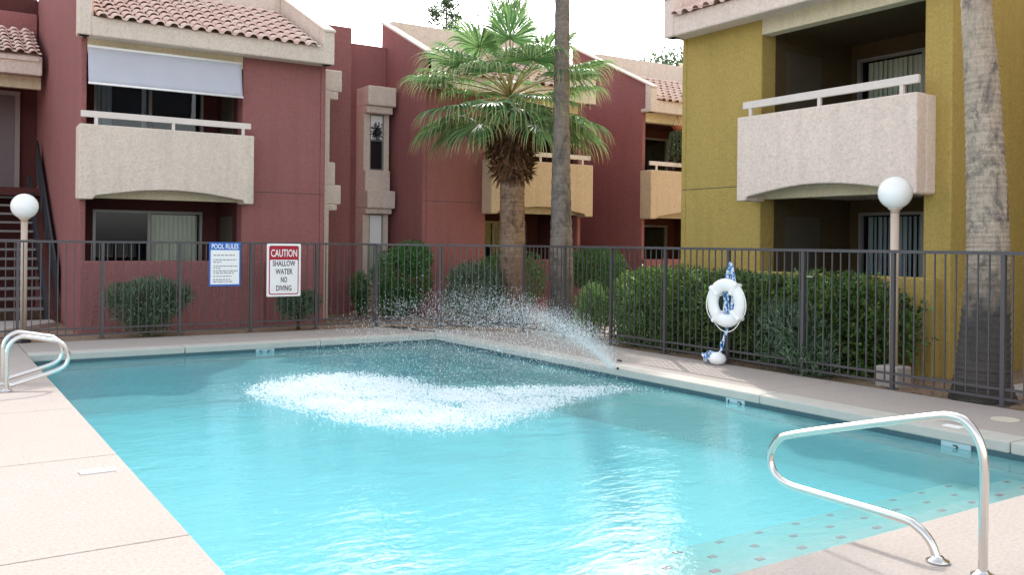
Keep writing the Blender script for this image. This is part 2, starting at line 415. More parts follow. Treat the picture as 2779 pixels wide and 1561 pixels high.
for (yy, zz, x0, dx) in ((3.36, -0.159, 3.15, 0.345), (3.79, -0.289, 3.2, 0.36), (4.23, -0.419, 3.3, 0.38)):
    for k in range(13):
        x = x0 + k * dx
        if x > 7.2: continue
        if tile_me is None:
            o = MB().box(-0.028, 0.028, -0.017, 0.017, 0, 0.004).build('step_tile', 'step_tile', shell); o.location = (x, yy, zz); tile_me = o.data
        else: inst(tile_me, 'step_tile', shell, (x, yy, zz))
# waterline tile band
wl = MB()
t = 0.012
wl.box(PX0, PX0 + t, PY0, PY1, -0.24, -0.088).box(PX1 - t, PX1, PY0, PY1, -0.24, -0.088).box(PX0 + t, PX1 - t, PY1 - t, PY1, -0.24, -0.088)
wl.build('waterline_band', 'waterline', shell)

# water surface with real low swells
nx, ny = 120, 200
wm = MB()
for j in range(ny + 1):
    for i in range(nx + 1):
        x = PX0 + (PX1 - PX0) * i / nx; y = PY0 + (PY1 - PY0) * j / ny
        dsp = math.hypot((x - 5.0) / 2.0, (y - 8.6) / 2.2)
        a = 0.0025 + 0.012 * math.exp(-dsp * dsp)
        z = WZ + a * noise.noise(Vector((x * 1.6, y * 2.2, 3))) + 0.6 * a * noise.noise(Vector((x * 4.3, y * 5.5, 9)))
        wm.v.append((x, y, z))
for j in range(ny):
    for i in range(nx):
        q = j * (nx + 1) + i; wm.f.append((q, q + 1, q + nx + 2, q + nx + 1))
rim = [i for i in range(nx + 1)] + [j * (nx + 1) + nx for j in range(1, ny + 1)] + [ny * (nx + 1) + i for i in range(nx - 1, -1, -1)] + [j * (nx + 1) for j in range(ny - 1, 0, -1)]
b0 = len(wm.v); wm.v += [(wm.v[q][0], wm.v[q][1], -1.3) for q in rim]; L_ = len(rim)
for k in range(L_): wm.f.append((rim[k], b0 + k, b0 + (k + 1) % L_, rim[(k + 1) % L_]))
wm.f.append(tuple(range(b0 + L_ - 1, b0 - 1, -1)))
struct(wm.build('pool_water', 'water', smooth=True))

# coping: precast lengths round the far and right edges and the other two
cop = MB(); cop.box(PX0 - 0.28, PX0, PY0 - 0.28, PY0 - 0.27, -0.1, -0.095)
deck = struct(cop.build('pool_deck', 'deck'))
GAP = 0.004
def slab(x0, x1, y0, y1, nm='deck_slab', mat='deck', z1=0.0, z0=-0.108, bev=0.006):
    return MB().box(x0 + GAP, x1 - GAP, y0 + GAP, y1 - GAP, z0, z1).build(nm, mat, deck, bevel=bev)
ys = [-11.9, -9.8, -7.7, -5.6, -3.5, -1.4, 0.68, 2.78, 4.88, 6.98, 9.08, 11.18, 13.46]
for a, bq in zip(ys, ys[1:]): slab(-9, PX0, a, bq) if bq <= 2.79 or a >= 2.7 else slab(-9, PX0, a, bq)
for a, bq in ((-9, -4.2), (-4.2, -1.4), (-1.4, 1.2), (1.2, 3.6), (3.6, 6.0), (6.0, PX1)): slab(a, bq, PY1 + 0.3, 15.02)
slab(-9, -4.2, PY1, PY1 + 0.3); slab(-4.2, PX0, PY1, PY1 + 0.3)
yr = [-11.9, -9, -6, -3.2, -0.4, 1.9, 3.83, 6.6, 9.05, 11.5, 13.1]
for a, bq in zip(yr, yr[1:]): slab(PX1 + 0.3, 8.8, a, bq)
MB().prism([(PX1 + GAP, PY1 + 0.3 + GAP), (PX1 + 0.3, 13.1 + GAP), (8.62, 13.1 + GAP), (7.05, 15.02), (PX1 + GAP, 15.02)], 'z', -0.108, 0.0).build('deck_slab', 'deck', deck, bevel=0.006)
for a, bq in zip(ys[:8], ys[1:8]): slab(PX0, PX1 + 0.3, a, bq) if bq < 2 else slab(PX0, PX1 + 0.3, a, PY0)
# coping stones along far and right edges, flush with the slabs, nose over the water
for a, bq in ((PX0, 3.2), (3.2, 5.25), (5.25, PX1)): slab(a, bq, PY1 - 0.03, PY1 + 0.3, 'coping_stone', 'coping', 0.004, -0.09, 0.015)
for a, bq in ((PY0, 3.83), (3.83, 6.4), (6.4, 9.0), (9.0, 11.3), (11.3, PY1 - 0.03)): slab(PX1 - 0.03, PX1 + 0.3, a, bq, 'coping_stone', 'coping', 0.004, -0.09, 0.015)
slab(PX1, PX1 + 0.3, PY1 - 0.03, PY1 + 0.3, 'coping_stone', 'coping', 0.004, -0.09, 0.015)

# depth markers on the waterline, each a white tile with dark figures
mk = Matrix.Rotation(R(90), 4, 'X')
def marker_far(x, txt):
    t = thing('depth_marker', 'white depth tile with a figure under the far coping', 'depth marker', (x, PY1 - 0.012, -0.135))
    MB().box(-0.14, 0.14, -0.012, 0, -0.06, 0.046).build('tile_plate', 'marker_tile', t)
    text_mesh('figure', txt, 'black', t, 0.19, 0.06, Matrix.Translation((0, -0.0135, -0.005)) @ mk)
marker_far(4.37, '5 F')
def marker_right(y, txt, lab, wd):
    t = thing('depth_marker', lab, 'depth marker', (PX1 - 0.012, y, -0.135))
    MB().box(-0.012, 0, -0.13, 0.13, -0.06, 0.046).build('tile_plate', 'marker_tile', t)
    text_mesh('figure', txt, 'black', t, wd, 0.065, Matrix.Translation((-0.0135, 0, -0.004)) @ Matrix.Rotation(R(-90), 4, 'Z') @ mk)
marker_right(6.73, '1  2', 'white depth tile with two figures at the middle of the right pool edge', 0.2)
marker_right(4.28, '3', 'white depth tile with figure 3 behind the near handrail', 0.05)
# white lids and patches set in the deck
def lid(x, y, lx, ly, lab, rnd=False):
    m = MB()
    if rnd: m.lathe([(lx, 0.001), (lx, 0.008), (lx * 0.9, 0.011), (0.02, 0.011)], 20)
    else: m.box(-lx / 2, lx / 2, -ly / 2, ly / 2, 0.001, 0.009)
    o = m.build('deck_marker' if not rnd else 'skimmer_lid', 'white' if not rnd else 'lidcream'); o.location = (x, y, 0); tag(o, lab, 'deck plate' if not rnd else 'skimmer lid')
lid(1.0, 6.52, 0.22, 0.1, 'white rectangular plate set in the left deck near the pool edge')
lid(8.2, 4.36, 0.12, 0.12, 'round white skimmer lid in the right deck near the fence', True)
lid(7.48, 4.42, 0.1, 0.16, 'small white plate on the right coping behind the handrail')
o = MB().box(-0.02, 0.02, -0.03, 0.03, 0.001, 0.02).box(-0.01, 0.01, -0.01, 0.01, 0.02, 0.035).build('rope_anchor', 'steel_dark'); o.location = (7.74, 9.19, 0); tag(o, 'tiny dark metal anchor on the deck beside the water jet', 'anchor')

# paths behind the fence
pm = MB(); pm.prism([(8.95, 11.6), (9.9, 11.9), (12.9, 14.1), (17.4, 19.0), (16.4, 19.7), (12.3, 15.3), (9.6, 13.3), (8.9, 13.0)], 'z', -0.05, 0.0)
struct(pm.build('concrete_path', 'concrete', bevel=0.01))
pm = MB(); pm.prism([(-4, 16.3), (1.15, 16.9), (2.05, 18.1), (2.05, 18.6), (-4, 18.6)], 'z', -0.05, 0.05)
struct(pm.build('stair_pad', 'concrete', bevel=0.015))
pm = MB(); pm.prism([(10.3, -2), (60, -2), (60, 5.4), (9.9, 5.4), (9.7, 4)], 'z', -0.05, 0.015)
struct(pm.build('concrete_walk', 'concrete', bevel=0.01))

# ------------------------------------------------------------------ buildings
def tile_mesh():
    m = MB(); prof = []
    for k in range(7):
        a = math.pi * (1 - k / 6); prof.append((0.08 * math.cos(a), 0.07 * math.sin(a) + 0.012))
    prof += [(0.115, 0.0), (0.15, 0.012)]
    L = 0.36; n = len(prof)
    for y, dz, k in ((0, 0.058, 1.0), (L, 0.0, 0.88)):
        for x, z in prof: m.v.append((x * (k if x < 0.081 else 1), y, z * (1 if y == 0 else 0.9) + dz))
    for x, z in prof: m.v.append((x * 0.86 if x < 0.081 else x, 0.0, z * 0.84 + 0.044))
    for k in range(n - 1):
        m.f.append((k, k + 1, n + k + 1, n + k)); m.f.append((k, 2 * n + k, 2 * n + k + 1, k + 1))
    me = bpy.data.meshes.new('roof_tile'); me.from_pydata(m.v, [], m.f); me.materials.append(M['tile']); me.update()
    me.polygons.foreach_set("use_smooth", [True] * len(me.polygons))
    return me
TILE = tile_mesh()
SLOPE = 0.47
def lay_tiles(roof, u0, u1, n0, z0, rows, slope=SLOPE, pitch=0.225, rowlen=0.3):
    ang = math.atan(slope); cols = int((u1 - u0) / pitch)
    rnd = random.Random(int(u0 * 1000) + rows)
    for r in range(rows):
        for c_ in range(cols):
            d = r * rowlen
            inst(TILE, 'roof_tile', roof, (u0 + 0.09 + c_ * pitch + rnd.uniform(-.006, .006), n0 + d * math.cos(ang) + rnd.uniform(-.01, .01), z0 + d * math.sin(ang) + rnd.uniform(-.004, .004)),
                 (ang, rnd.uniform(-.03, .03), rnd.uniform(-.025, .025)))

def sliding_door(par, u0, u1, n, z0, z1, blinds, mat='blind', mir=None, split=0.5, slat=0.085):
    """aluminium slider standing in plane n; blinds: list of (u0,u1) covered by vertical blinds"""
    f = 0.05
    def B(m): return m.mirrored(mir) if mir else m
    win = B(MB().box(u0, u1, n - 0.03, n + 0.05, z1 - f, z1).box(u0, u1, n - 0.03, n + 0.05, z0, z0 + f).box(u0, u0 + f, n - 0.03, n + 0.05, z0 + f, z1 - f).box(u1 - f, u1, n - 0.03, n + 0.05, z0 + f, z1 - f)
            .box(u0 + (u1 - u0) * split - 0.03, u0 + (u1 - u0) * split + 0.03, n - 0.025, n + 0.045, z0 + f, z1 - f)).build('sliding_window', 'frame', par)
    um = u0 + (u1 - u0) * split
    B(MB().box(u0 + f, um - 0.03, n, n + 0.006, z0 + f, z1 - f)).build('pane', 'glass', win)
    B(MB().box(um + 0.03, u1 - f, n + 0.01, n + 0.016, z0 + f, z1 - f)).build('pane', 'glass', win)
    rnd = random.Random(int(u0 * 100) + int(z0 * 10))
    for a, b in blinds:
        k = int((b - a) / slat)
        for q in range(k):
            x = a + slat * (q + 0.5); an = rnd.uniform(0.05, 0.3) if mat == 'blind' else rnd.uniform(0.1, 0.6); hw = slat * 0.54
            m = MB(); cx, sx = hw * math.cos(an), hw * math.sin(an); zz = z1 - f - 0.02
            poly = [(x - cx, n + 0.07 - sx), (x, n + 0.055), (x + cx, n + 0.07 + sx), (x + cx, n + 0.073 + sx), (x, n + 0.059), (x - cx, n + 0.073 - sx)]
            m.prism(poly, 'z', z0 + f + 0.02, zz)
            B(m).build('blind_slat', mat, win)
    return win

def wing(name, label, loc, rz, mir, wall, recess, fas, bal, rd, depth, wins, W=4.3, cols=None, rows=8, pe=0.0, gd=3.0, zb=7.0):
    """one two-storey wing: u along the facade, n into the building. Balcony bay at u .1-2.7, blank wall 2.7-W."""
    T = thing(name, label, 'building', loc, rz)
    def B(m): return m.mirrored(W) if mir else m
    # main blank block and end walls with their raking tops
    B(MB().box(2.7, W - 0.1, 0, rd + 0.3, -0.1, 5.0)).build('wall', wall, T, bevel=0.02)
    zr = lambda n: 5.5 + SLOPE * (n + 0.4)
    def endwall(u0, u1):
        prof = [(0, -0.1), (0, 4.9), (-0.36, 4.9), (-0.36, zr(-0.36)), (gd, zr(gd)), (gd + 0.01, zb), (depth, zb), (depth, -0.1)]
        m = MB().prism(prof, 'x', u0, u1); return B(m)
    endwall(-pe, 0.1).build('end_wall', wall, T, bevel=0.02)
    endwall(W - 0.1, W).build('end_wall', wall, T, bevel=0.02)
    # patio low wall
    B(MB().box(-pe * .5, 3.1, -0.13, 0.05, -0.1, 1.18)).build('patio_wall', wall, T, bevel=0.025)
    # recess: walls and ceiling in the stucco with shade in its colour
    cells = MB(); us = sorted({0.1, 2.7, *[x for w_ in wins for x in w_[:2]]})
    for (a, b) in zip(us, us[1:]):
        zs = [-0.1, 5.0]; holes = sorted([(w_[2], w_[3]) for w_ in wins if w_[0] <= a + 1e-6 and w_[1] >= b - 1e-6])
        z = -0.1
        for h0, h1 in holes:
            if h0 > z: cells.box(a, b, rd, rd + 0.15, z, h0)
            z = h1
        cells.box(a, b, rd, rd + 0.15, z, 5.0)
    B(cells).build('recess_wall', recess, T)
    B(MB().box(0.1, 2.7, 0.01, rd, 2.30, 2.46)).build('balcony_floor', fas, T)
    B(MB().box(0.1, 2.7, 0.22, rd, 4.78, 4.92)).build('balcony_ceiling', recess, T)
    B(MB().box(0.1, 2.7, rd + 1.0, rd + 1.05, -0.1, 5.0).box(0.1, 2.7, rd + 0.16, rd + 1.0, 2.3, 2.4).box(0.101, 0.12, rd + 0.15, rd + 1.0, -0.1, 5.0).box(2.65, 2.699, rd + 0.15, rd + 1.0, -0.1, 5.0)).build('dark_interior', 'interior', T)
    B(MB().box(0.09, W - 0.09, depth - 0.2, depth - 0.05, -0.1, zb - 0.7)).build('rear_wall', wall, T)
    for bx_ in ((2.692, 2.703, 0.3, rd, -0.1, 2.29), (2.692, 2.703, 0.3, rd, 2.465, 4.775), (0.097, 0.108, 0.2, rd, -0.1, 2.29), (0.097, 0.108, 0.2, rd, 2.465, 4.775)): B(MB().box(*bx_)).build('recess_shade_panel', recess, T)  # thin panels added to paint the recess shade onto the side walls
    B(MB().box(2.682, 2.691, 0.55, 1.35, -0.05, 2.0)).build('closet_door', 'closet', T)
    B(MB().box(2.682, 2.691, 0.55, 1.35, 2.46, 4.5)).build('closet_door', 'closet', T)
    B(MB().box(0.1, 2.7, 0.0, 0.2, 2.24, 2.46)).build('header_beam', 'cream', T, bevel=0.01)
    B(MB().box(0.1, 2.7, -0.002, 0.2, 4.68, 4.95)).build('header_beam', 'cream', T, bevel=0.01)
    for w_ in wins:
        sliding_door(T, w_[0] + 0.005, w_[1] - 0.005, rd + 0.04, w_[2] + 0.005, w_[3] - 0.005, w_[4], w_[5], W if mir else None)
    # balcony
    poly = [(-0.06, 3.43), (-0.06, 2.2), (0.16, 2.2), (0.18, 2.25)]
    for k in range(13):
        t = k / 12; poly.append((0.2 + 2.4 * t, 2.26 + 0.13 * math.sin(math.pi * t)))
    poly += [(2.62, 2.25), (2.64, 2.2), (2.8, 2.2), (2.8, 3.43)]
    bm_ = MB().prism(poly[::-1], 'y', -0.4, -0.2)
    bal_o = B(bm_).build('balcony', bal, T, bevel=0.045, seg=3)
    B(MB().box(-0.06, 0.12, -0.21, 0.02, 2.2, 3.425)).build('side_parapet', bal, bal_o, bevel=0.03)
    B(MB().box(2.62, 2.8, -0.21, 0.02, 2.2, 3.425)).build('side_parapet', bal, bal_o, bevel=0.03)
    B(MB().box(-0.03, 2.76, -0.33, -0.28, 3.55, 3.655)).build('handrail', 'railpaint', bal_o, bevel=0.008)
    for u in (0.2, 1.42, 2.62): B(MB().box(u - 0.025, u + 0.025, -0.325, -0.285, 3.41, 3.551)).build('rail_post', 'railpaint', bal_o)
    B(MB().box(2.83, W - 0.02, -0.002, 0.02, 2.445, 2.455)).build('control_joint', 'steel_dark', T)
    # fascia, rake parapets, roof
    B(MB().box(-0.1 - pe, W + 0.0, -0.4, -0.2, 4.88, 5.2).box(-0.08, W - 0.02, -0.2, 0.0, 4.9, 4.99)).build('fascia', fas, T, bevel=0.03)
    roof = B(MB().prism([(-0.38, 5.12), (2.1, 5.12 + SLOPE * 2.48), (2.1, 5.0), (-0.38, 5.0)], 'x', 0.1, W - 0.1).box(0.1, W - 0.1, 2.1, depth, zb - 0.7, zb - 0.65)).build('roof', fas, T)
    for (u0, u1) in ((-0.1 - pe, 0.1), (W - 0.22, W + 0.0)):
        e = 0.003 if u0 < 0 else 0.0
        prof = [(-0.42, 4.88), (-0.42, zr(-0.4)), (-0.2, zr(-0.2)), (-0.2, 4.88)]
        B(MB().prism(prof[::-1], 'x', u0 - e, u1 + e)).build('rake_end', fas, T, bevel=0.02)
        ui = (0.1, 0.16) if u0 < 0 else (W - 0.22, W - 0.1)
        prof = [(-0.2, 5.0), (-0.2, zr(-0.2)), (gd - 0.02, zr(gd - 0.02)), (gd - 0.02, 5.0)]
        B(MB().prism(prof[::-1], 'x', *ui)).build('rake_parapet', fas, T)
        prof = [(-0.45, zr(-0.45) + 0.0), (-0.45, zr(-0.45) + 0.05), (gd + 0.02, zr(gd) + 0.05), (gd + 0.02, zr(gd))]
        B(MB().prism(prof[::-1], 'x', u0 - 0.015, u1 + 0.015)).build('rake_cap', fas, T, bevel=0.015)
    B(MB().box(0.16, W - 0.22, 2.05, 2.25, 6.2, 6.78)).build('ridge_parapet', fas, T, bevel=0.02)
    if cols is None: cols = (0.17, W - 0.24)
    u0, u1 = (cols[0], cols[1]) if not mir else (W - cols[1], W - cols[0])
    lay_tiles(roof, u0, u1, -0.46, 5.13, rows)
    return T

# (u0,u1,z0,z1, blinds, blind material)
A = wing('apartment_building', 'dark red stucco block at left with tan balcony, white shade and barrel tile roof', (2.2, 16.5, 0), 0, False, 'red', 'shaded_red', 'tan', 'tan', 1.65, 7.4,
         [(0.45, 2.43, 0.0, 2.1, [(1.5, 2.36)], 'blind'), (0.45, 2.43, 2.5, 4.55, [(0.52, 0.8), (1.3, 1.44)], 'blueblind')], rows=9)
Bb = wing('apartment_building', 'middle red stucco block behind the fan palm with peach balcony', (9.05, 17.35, 0), 0, True, 'red', 'shaded_red', 'tan', 'peach', 1.65, 7.0,
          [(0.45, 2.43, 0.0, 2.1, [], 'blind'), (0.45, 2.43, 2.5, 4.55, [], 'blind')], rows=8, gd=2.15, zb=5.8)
Cc = wing('apartment_building', 'far red stucco block between slender palm and olive wall with half hidden balcony', (15.3, 17.35, 0), 0, False, 'red', 'shaded_red', 'tan', 'peach', 1.65, 7.0,
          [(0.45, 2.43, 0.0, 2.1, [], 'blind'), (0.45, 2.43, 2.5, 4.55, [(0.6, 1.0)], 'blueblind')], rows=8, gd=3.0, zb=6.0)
O = wing('apartment_building', 'olive green stucco block at right with pale pink balcony and deep recesses', (10.4, 10.84, 0), R(-90), True, 'olive', 'shaded_olive', 'pale', 'pale', 2.1, 8.0,
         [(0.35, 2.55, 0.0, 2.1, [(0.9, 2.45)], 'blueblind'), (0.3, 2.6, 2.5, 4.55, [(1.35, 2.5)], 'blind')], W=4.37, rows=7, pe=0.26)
# horizontal control joints: thin recess strips, and the wall returns beyond

# left stair recess of the red block (parts of it): landing wall, door, small tile roof
def part(m, name, mat, par, bevel=0.0):
    """geometry given in world axes under a wing whose origin is par.location (unrotated)"""
    ox, oy = par.location.x, par.location.y
    m.v = [(x - ox, y - oy, z) for x, y, z in m.v]
    return m.build(name, mat, par, bevel=bevel)
part(MB().box(-6, 2.19, 23.2, 23.4, -0.1, 7.0), 'landing_wall', 'shaded_red', A)
part(MB().box(-6, 2.19, 21.6, 23.2, 2.45, 2.62), 'landing_slab', 'shaded_red', A)
part(MB().box(-6, 2.08, 21.0, 21.2, 4.92, 5.32).box(-6, 2.09, 21.2, 23.2, 5.0, 5.1), 'fascia', 'tan', A, 0.02)
part(MB().box(-6, 2.1, 21.45, 21.6, 4.7, 4.95), 'header_beam', 'cream', A)
part(MB().box(-6, 2.17, 23.0, 23.2, 5.9, 6.62), 'roof_parapet', 'red', A, 0.02)
lr = part(MB().prism([(20.95, 5.28), (23.0, 6.2), (23.0, 5.3), (20.95, 5.2)], 'x', -6, 2.02), 'roof', 'tan', A)
lay_tiles(lr, -0.31 - 2.2 + 1.0, 2.2 - 2.2, 20.93 - 16.5, 5.3, 7, 0.45)
d = part(MB().box(0.75, 1.75, 23.14, 23.197, 2.62, 4.75), 'door', 'door', A, 0.006)
part(MB().box(1.75, 1.85, 23.1, 23.197, 2.62, 4.85).box(0.65, 0.75, 23.1, 23.197, 2.62, 4.85).box(0.75, 1.75, 23.1, 23.197, 4.75, 4.85), 'door_frame', 'doorframe', A)
text_mesh('door_number', '201', 'railpaint', d, 0.2, 0.09, Matrix.Translation((1.28 - 2.2, 23.135 - 16.5, 4.28)) @ mk)
MB().box(4.63, 9.0, 5.0, 5.2, -0.1, 6.6).build('landing_wall', 'shaded_olive', O)
MB().box(4.63, 9.0, 2.6, 2.8, 4.9, 5.32).box(4.63, 9.0, 2.8, 5.0, 5.0, 5.1).build('landing_fascia', 'pale', O, bevel=0.02)
MB().box(4.63, 9.0, 3.2, 5.0, 2.45, 2.62).build('landing_slab', 'concrete', O)
MB().box(8.4, 14.0, 0.0, 8.0, -0.1, 6.6).build('wall', 'olive', O, bevel=0.02)  # unseen neighbouring block, added to keep sky light off the end wall
# rear walls stepping back between the red blocks
part(MB().box(6.5, 7.83, 18.4, 18.7, -0.1, 6.22), 'rear_wall', 'red', A, 0.02)
part(MB().box(7.6, 9.05, 19.2, 19.5, -0.1, 6.08), 'rear_wall', 'red', A, 0.02)
part(MB().box(13.35, 15.3, 21.5, 21.8, -0.1, 6.0), 'rear_wall', 'red', Bb, 0.02)

# stucco window bays with hoods
def bay(par, ox, oy, rz):
    """front faces local -y; wall plane at y=0; width x 0..0.62"""
    def P(m): 
        c, s_ = math.cos(rz), math.sin(rz); px, py = par.location.x, par.location.y
        m.v = [(ox + x * c - y * s_ - px, oy + x * s_ + y * c - py, z) for x, y, z in m.v]; return m
    by = P(MB().box(0, 0.15, -0.42, 0, -0.1, 5.0).box(0.5, 0.62, -0.42, 0, -0.1, 5.0).box(0.15, 0.5, -0.42, 0, 2.2, 3.17).box(0.15, 0.5, -0.42, 0, 4.44, 5.0).box(0.15, 0.5, -0.42, 0, -0.1, 0.7)).build('window_bay', 'tan', par)
    P(MB().box(-0.01, 0.68, -0.68, 0.01, 4.6, 5.04)).build('hood', 'tan', by, bevel=0.03)
    P(MB().box(-0.005, 0.63, -0.6, 0.01, 4.44, 4.6)).build('hood', 'tan', by, bevel=0.02)
    P(MB().box(-0.01, 0.68, -0.68, 0.01, 2.3, 2.7)).build('hood', 'tan', by, bevel=0.03)
    P(MB().box(-0.005, 0.63, -0.6, 0.01, 2.18, 2.302)).build('hood', 'tan', by, bevel=0.02)
    P(MB().box(-0.007, 0.6, -0.55, 0.01, 2.69, 3.16)).build('sill_block', 'tan', by, bevel=0.02)
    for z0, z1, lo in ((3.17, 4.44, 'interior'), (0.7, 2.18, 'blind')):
        zm = (z0 + z1) / 2 + 0.05
        P(MB().box(0.15, 0.18, -0.4, -0.34, z0, z1).box(0.47, 0.5, -0.4, -0.34, z0, z1).box(0.18, 0.47, -0.4, -0.34, zm - 0.02, zm + 0.02).box(0.18, 0.47, -0.4, -0.34, z0, z0 + 0.03).box(0.18, 0.47, -0.4, -0.34, z1 - 0.03, z1)).build('window_frame', 'frame', by)
        P(MB().box(0.18, 0.47, -0.37, -0.365, z0, zm - 0.02)).build('pane', 'glass', by)
        P(MB().box(0.18, 0.47, -0.37, -0.365, zm + 0.02, z1)).build('pane', 'glass', by)
        P(MB().box(0.16, 0.49, -0.38, -0.374, zm + 0.02, z1 - 0.03)).build('window_shade', 'white', by)
        P(MB().box(0.16, 0.49, -0.358, -0.35, z0, zm - 0.002)).build('window_shade', lo, by)
bay(A, 8.3, 19.2, 0)
bay(A, 6.5, 17.35, R(90))
# wreath hung in the upper bay window
wr = MB(); rnd = random.Random(3)
for k in range(160):
    a = rnd.uniform(0, 2 * math.pi); r = abs(rnd.gauss(0, 0.055)); p0 = Vector((8.62 + r * math.cos(a), 18.79 + rnd.uniform(-.02, .0), 4.05 + 1.5 * r * math.sin(a)))
    wr.leaf(p0, Vector((math.cos(a), -0.3, math.sin(a))), Vector((0, -1, 0)), 0.06, 0.03)
tag(wr.build('wreath', 'black'), 'small dark leafy wreath hanging in the upper bay window', 'wreath')

# white roll-up shade on the red block's balcony
sh = thing('roller_shade', 'white roll-up shade hanging over the left red balcony opening', 'shade', (3.575, 16.46, 4.77))
m = MB(); nn = 36
for i in range(nn + 1):
    x = -1.275 + 2.55 * i / nn
    for j in range(7):
        z = -0.63 * j / 6; m.v.append((x, -0.04 - 0.10 * (j / 6) ** 1.5 + 0.006 * math.sin(i * 0.9 + j * .4) * j / 6, z))
for i in range(nn):
    for j in range(6):
        q = i * 7 + j; m.f.append((q, q + 1, q + 8, q + 7))
fab = m.build('fabric', 'shade', sh, smooth=True); so_ = fab.modifiers.new('solid', 'SOLIDIFY'); so_.thickness = 0.006
MB().tube([(-1.28, -0.145, -0.635), (1.28, -0.145, -0.635)], 0.02, 10).build('bottom_bar', 'white', sh, smooth=True)
MB().tube([(-1.28, -0.035, -0.005), (1.28, -0.035, -0.005)], 0.022, 10).build('head_roll', 'white', sh, smooth=True)

# white furniture glimpsed on the balcony, seen over the parapet
t = thing('patio_table', 'white patio table on the left red balcony seen under the handrail', 'table', (3.25, 17.1, 2.46))
MB().box(-0.4, 0.4, -0.3, 0.3, 1.0, 1.04).build('tabletop', 'white', t, bevel=0.02)
for a in (-.34, .34):
    for b_ in (-.24, .24): MB().box(a - .02, a + .02, b_ - .02, b_ + .02, 0, 1.0).build('leg', 'white', t)

# stairs up to the left landing
st = thing('outdoor_staircase', 'open dark steel staircase with concrete treads left of the red block', 'staircase', (0.6, 18.8, 0))
for k in range(1, 15):
    MB().box(-1.6, 1.33, 0.25 * (k - 1) - 0.02, 0.25 * (k - 1) + 0.28, 0.07 + 0.182 * k - 0.045, 0.07 + 0.182 * k).build('tread', 'tread', st, bevel=0.008)
for x in (-1.66, 1.335):
    prof = [(-0.22, 0.0), (-0.22, 0.3), (3.3, 2.9), (3.5, 2.9), (3.5, 2.5), (0.1, 0.0)]
    MB().prism(prof[::-1], 'x', x, x + 0.05).build('stringer', 'steel_dark', st)
for k in range(5):
    y = -0.15 + 0.85 * k; MB().box(1.49, 1.52, y, y + 0.035, 0.2 + 0.62 * k, 1.15 + 0.62 * k).build('baluster', 'steel_dark', st)
MB().tube([(1.505, -0.15, 1.13), (1.505, 3.3, 3.66)], 0.024, 8).build('handrail', 'steel_dark', st, smooth=True)
prof = [(-0.15, 0.35), (-0.15, 1.0), (3.25, 3.5), (3.25, 2.85)]
MB().prism(prof[::-1], 'x', 1.52, 1.54).build('side_panel', 'steel_dark', st)
# dark stair flight in the gap between the middle and far red blocks
st2 = thing('outdoor_staircase', 'shadowed concrete stair flight in the gap beside the far red block', 'staircase', (13.5, 18.6, 0))
for k in range(1, 12):
    MB().box(0.1, 1.5, 0.25 * (k - 1), 0.25 * (k - 1) + 0.27, 0.182 * k - 0.045, 0.182 * k).build('tread', 'tread', st2)
MB().prism([(-0.1, 0.1), (-0.1, 0.4), (2.75, 2.5), (2.75, 2.1)][::-1], 'x', 1.5, 1.55).build('stringer', 'steel_dark', st2)
# dark grill box beside the far patio
gr = thing('barbecue_grill', 'dark box grill on legs by the far red end wall', 'grill', (15.05, 18.3, -0.03))
MB().box(-.22, .22, -.2, .2, 0.55, 0.8).build('body', 'black', gr, bevel=0.03)
MB().prism([(-.2, .8), (-.16, .93), (.0, .97), (.16, .93), (.2, .8)], 'x', -.22, .22).build('lid', 'black', gr)
for a in (-.18, .18):
    for b_ in (-.16, .16): MB().box(a - .012, a + .012, b_ - .012, b_ + .012, 0, .56).build('leg', 'steel_dark', gr)
# low kerb walls by the path
o = MB().box(13.6, 16.0, 15.9, 16.1, -0.05, 0.22).build('kerb_wall', 'concrete', bevel=0.02); tag(o, 'low pale concrete kerb wall beside the diagonal path', 'wall')
# ------------------------------------------------------------------ fences
FH = 1.52
def fence(name, label, pts, posts_per, gates=()):
    T = thing(name, label, 'fence', (pts[0][0], pts[0][1], 0), 0, 'bronze pool fence')
    base = Vector((pts[0][0], pts[0][1], 0))
    pk = MB().box(-0.0068, 0.0068, -0.0068, 0.0068, 0.09, FH - 0.02).build('picket', 'fence', T); pme = pk.data; first = True
    ps = MB().box(-0.021, 0.021, -0.021, 0.021, 0, FH - 0.001).box(-0.05, 0.05, -0.05, 0.05, 0, 0.012).build('post', 'fence', T); sme = ps.data; firstp = True
    for si, (a, b) in enumerate(zip(pts, pts[1:])):
        a = Vector((a[0], a[1], 0)) - base; b = Vector((b[0], b[1], 0)) - base
        L = (b - a).length; d = (b - a).normalized(); an = math.atan2(d.y, d.x)
        for z0, z1, hw in ((FH - 0.035, FH, 0.022), (0.155, 0.18, 0.014), (0.06, 0.085, 0.014)):
            m = MB().box(0, L, -hw, hw, z0, z1); o = m.build('rail', 'fence', T); o.location = a; o.rotation_euler = (0, 0, an)
        ppos = [k * posts_per[si] for k in range(int(L / posts_per[si] + 0.01) + 1)]
        for q in ppos:
            p = a + d * q
            if firstp: ps.location = p; ps.rotation_euler = (0, 0, an); firstp = False
            else: inst(sme, 'post', T, p, (0, 0, an))
        q = 0.058
        while q < L - 0.03:
            if min(abs(q - x) for x in ppos) > 0.04:
                p = a + d * q
                if first: pk.location = p; pk.rotation_euler = (0, 0, an); first = False
                else: inst(pme, 'picket', T, p, (0, 0, an))
            q += 0.1155
    return T
f1 = fence('metal_fence', 'bronze picket fence along the far side of the pool in front of the red block', [(7.0, 15.2), (-6.9, 15.2)], [1.158])
f2 = fence('metal_fence', 'bronze picket fence turning the corner and running along the right pool deck', [(7.0, 15.2), (7.92, 14.45), (8.88, 13.15), (8.88, -1.4)], [1.5, 1.9, 1.2])

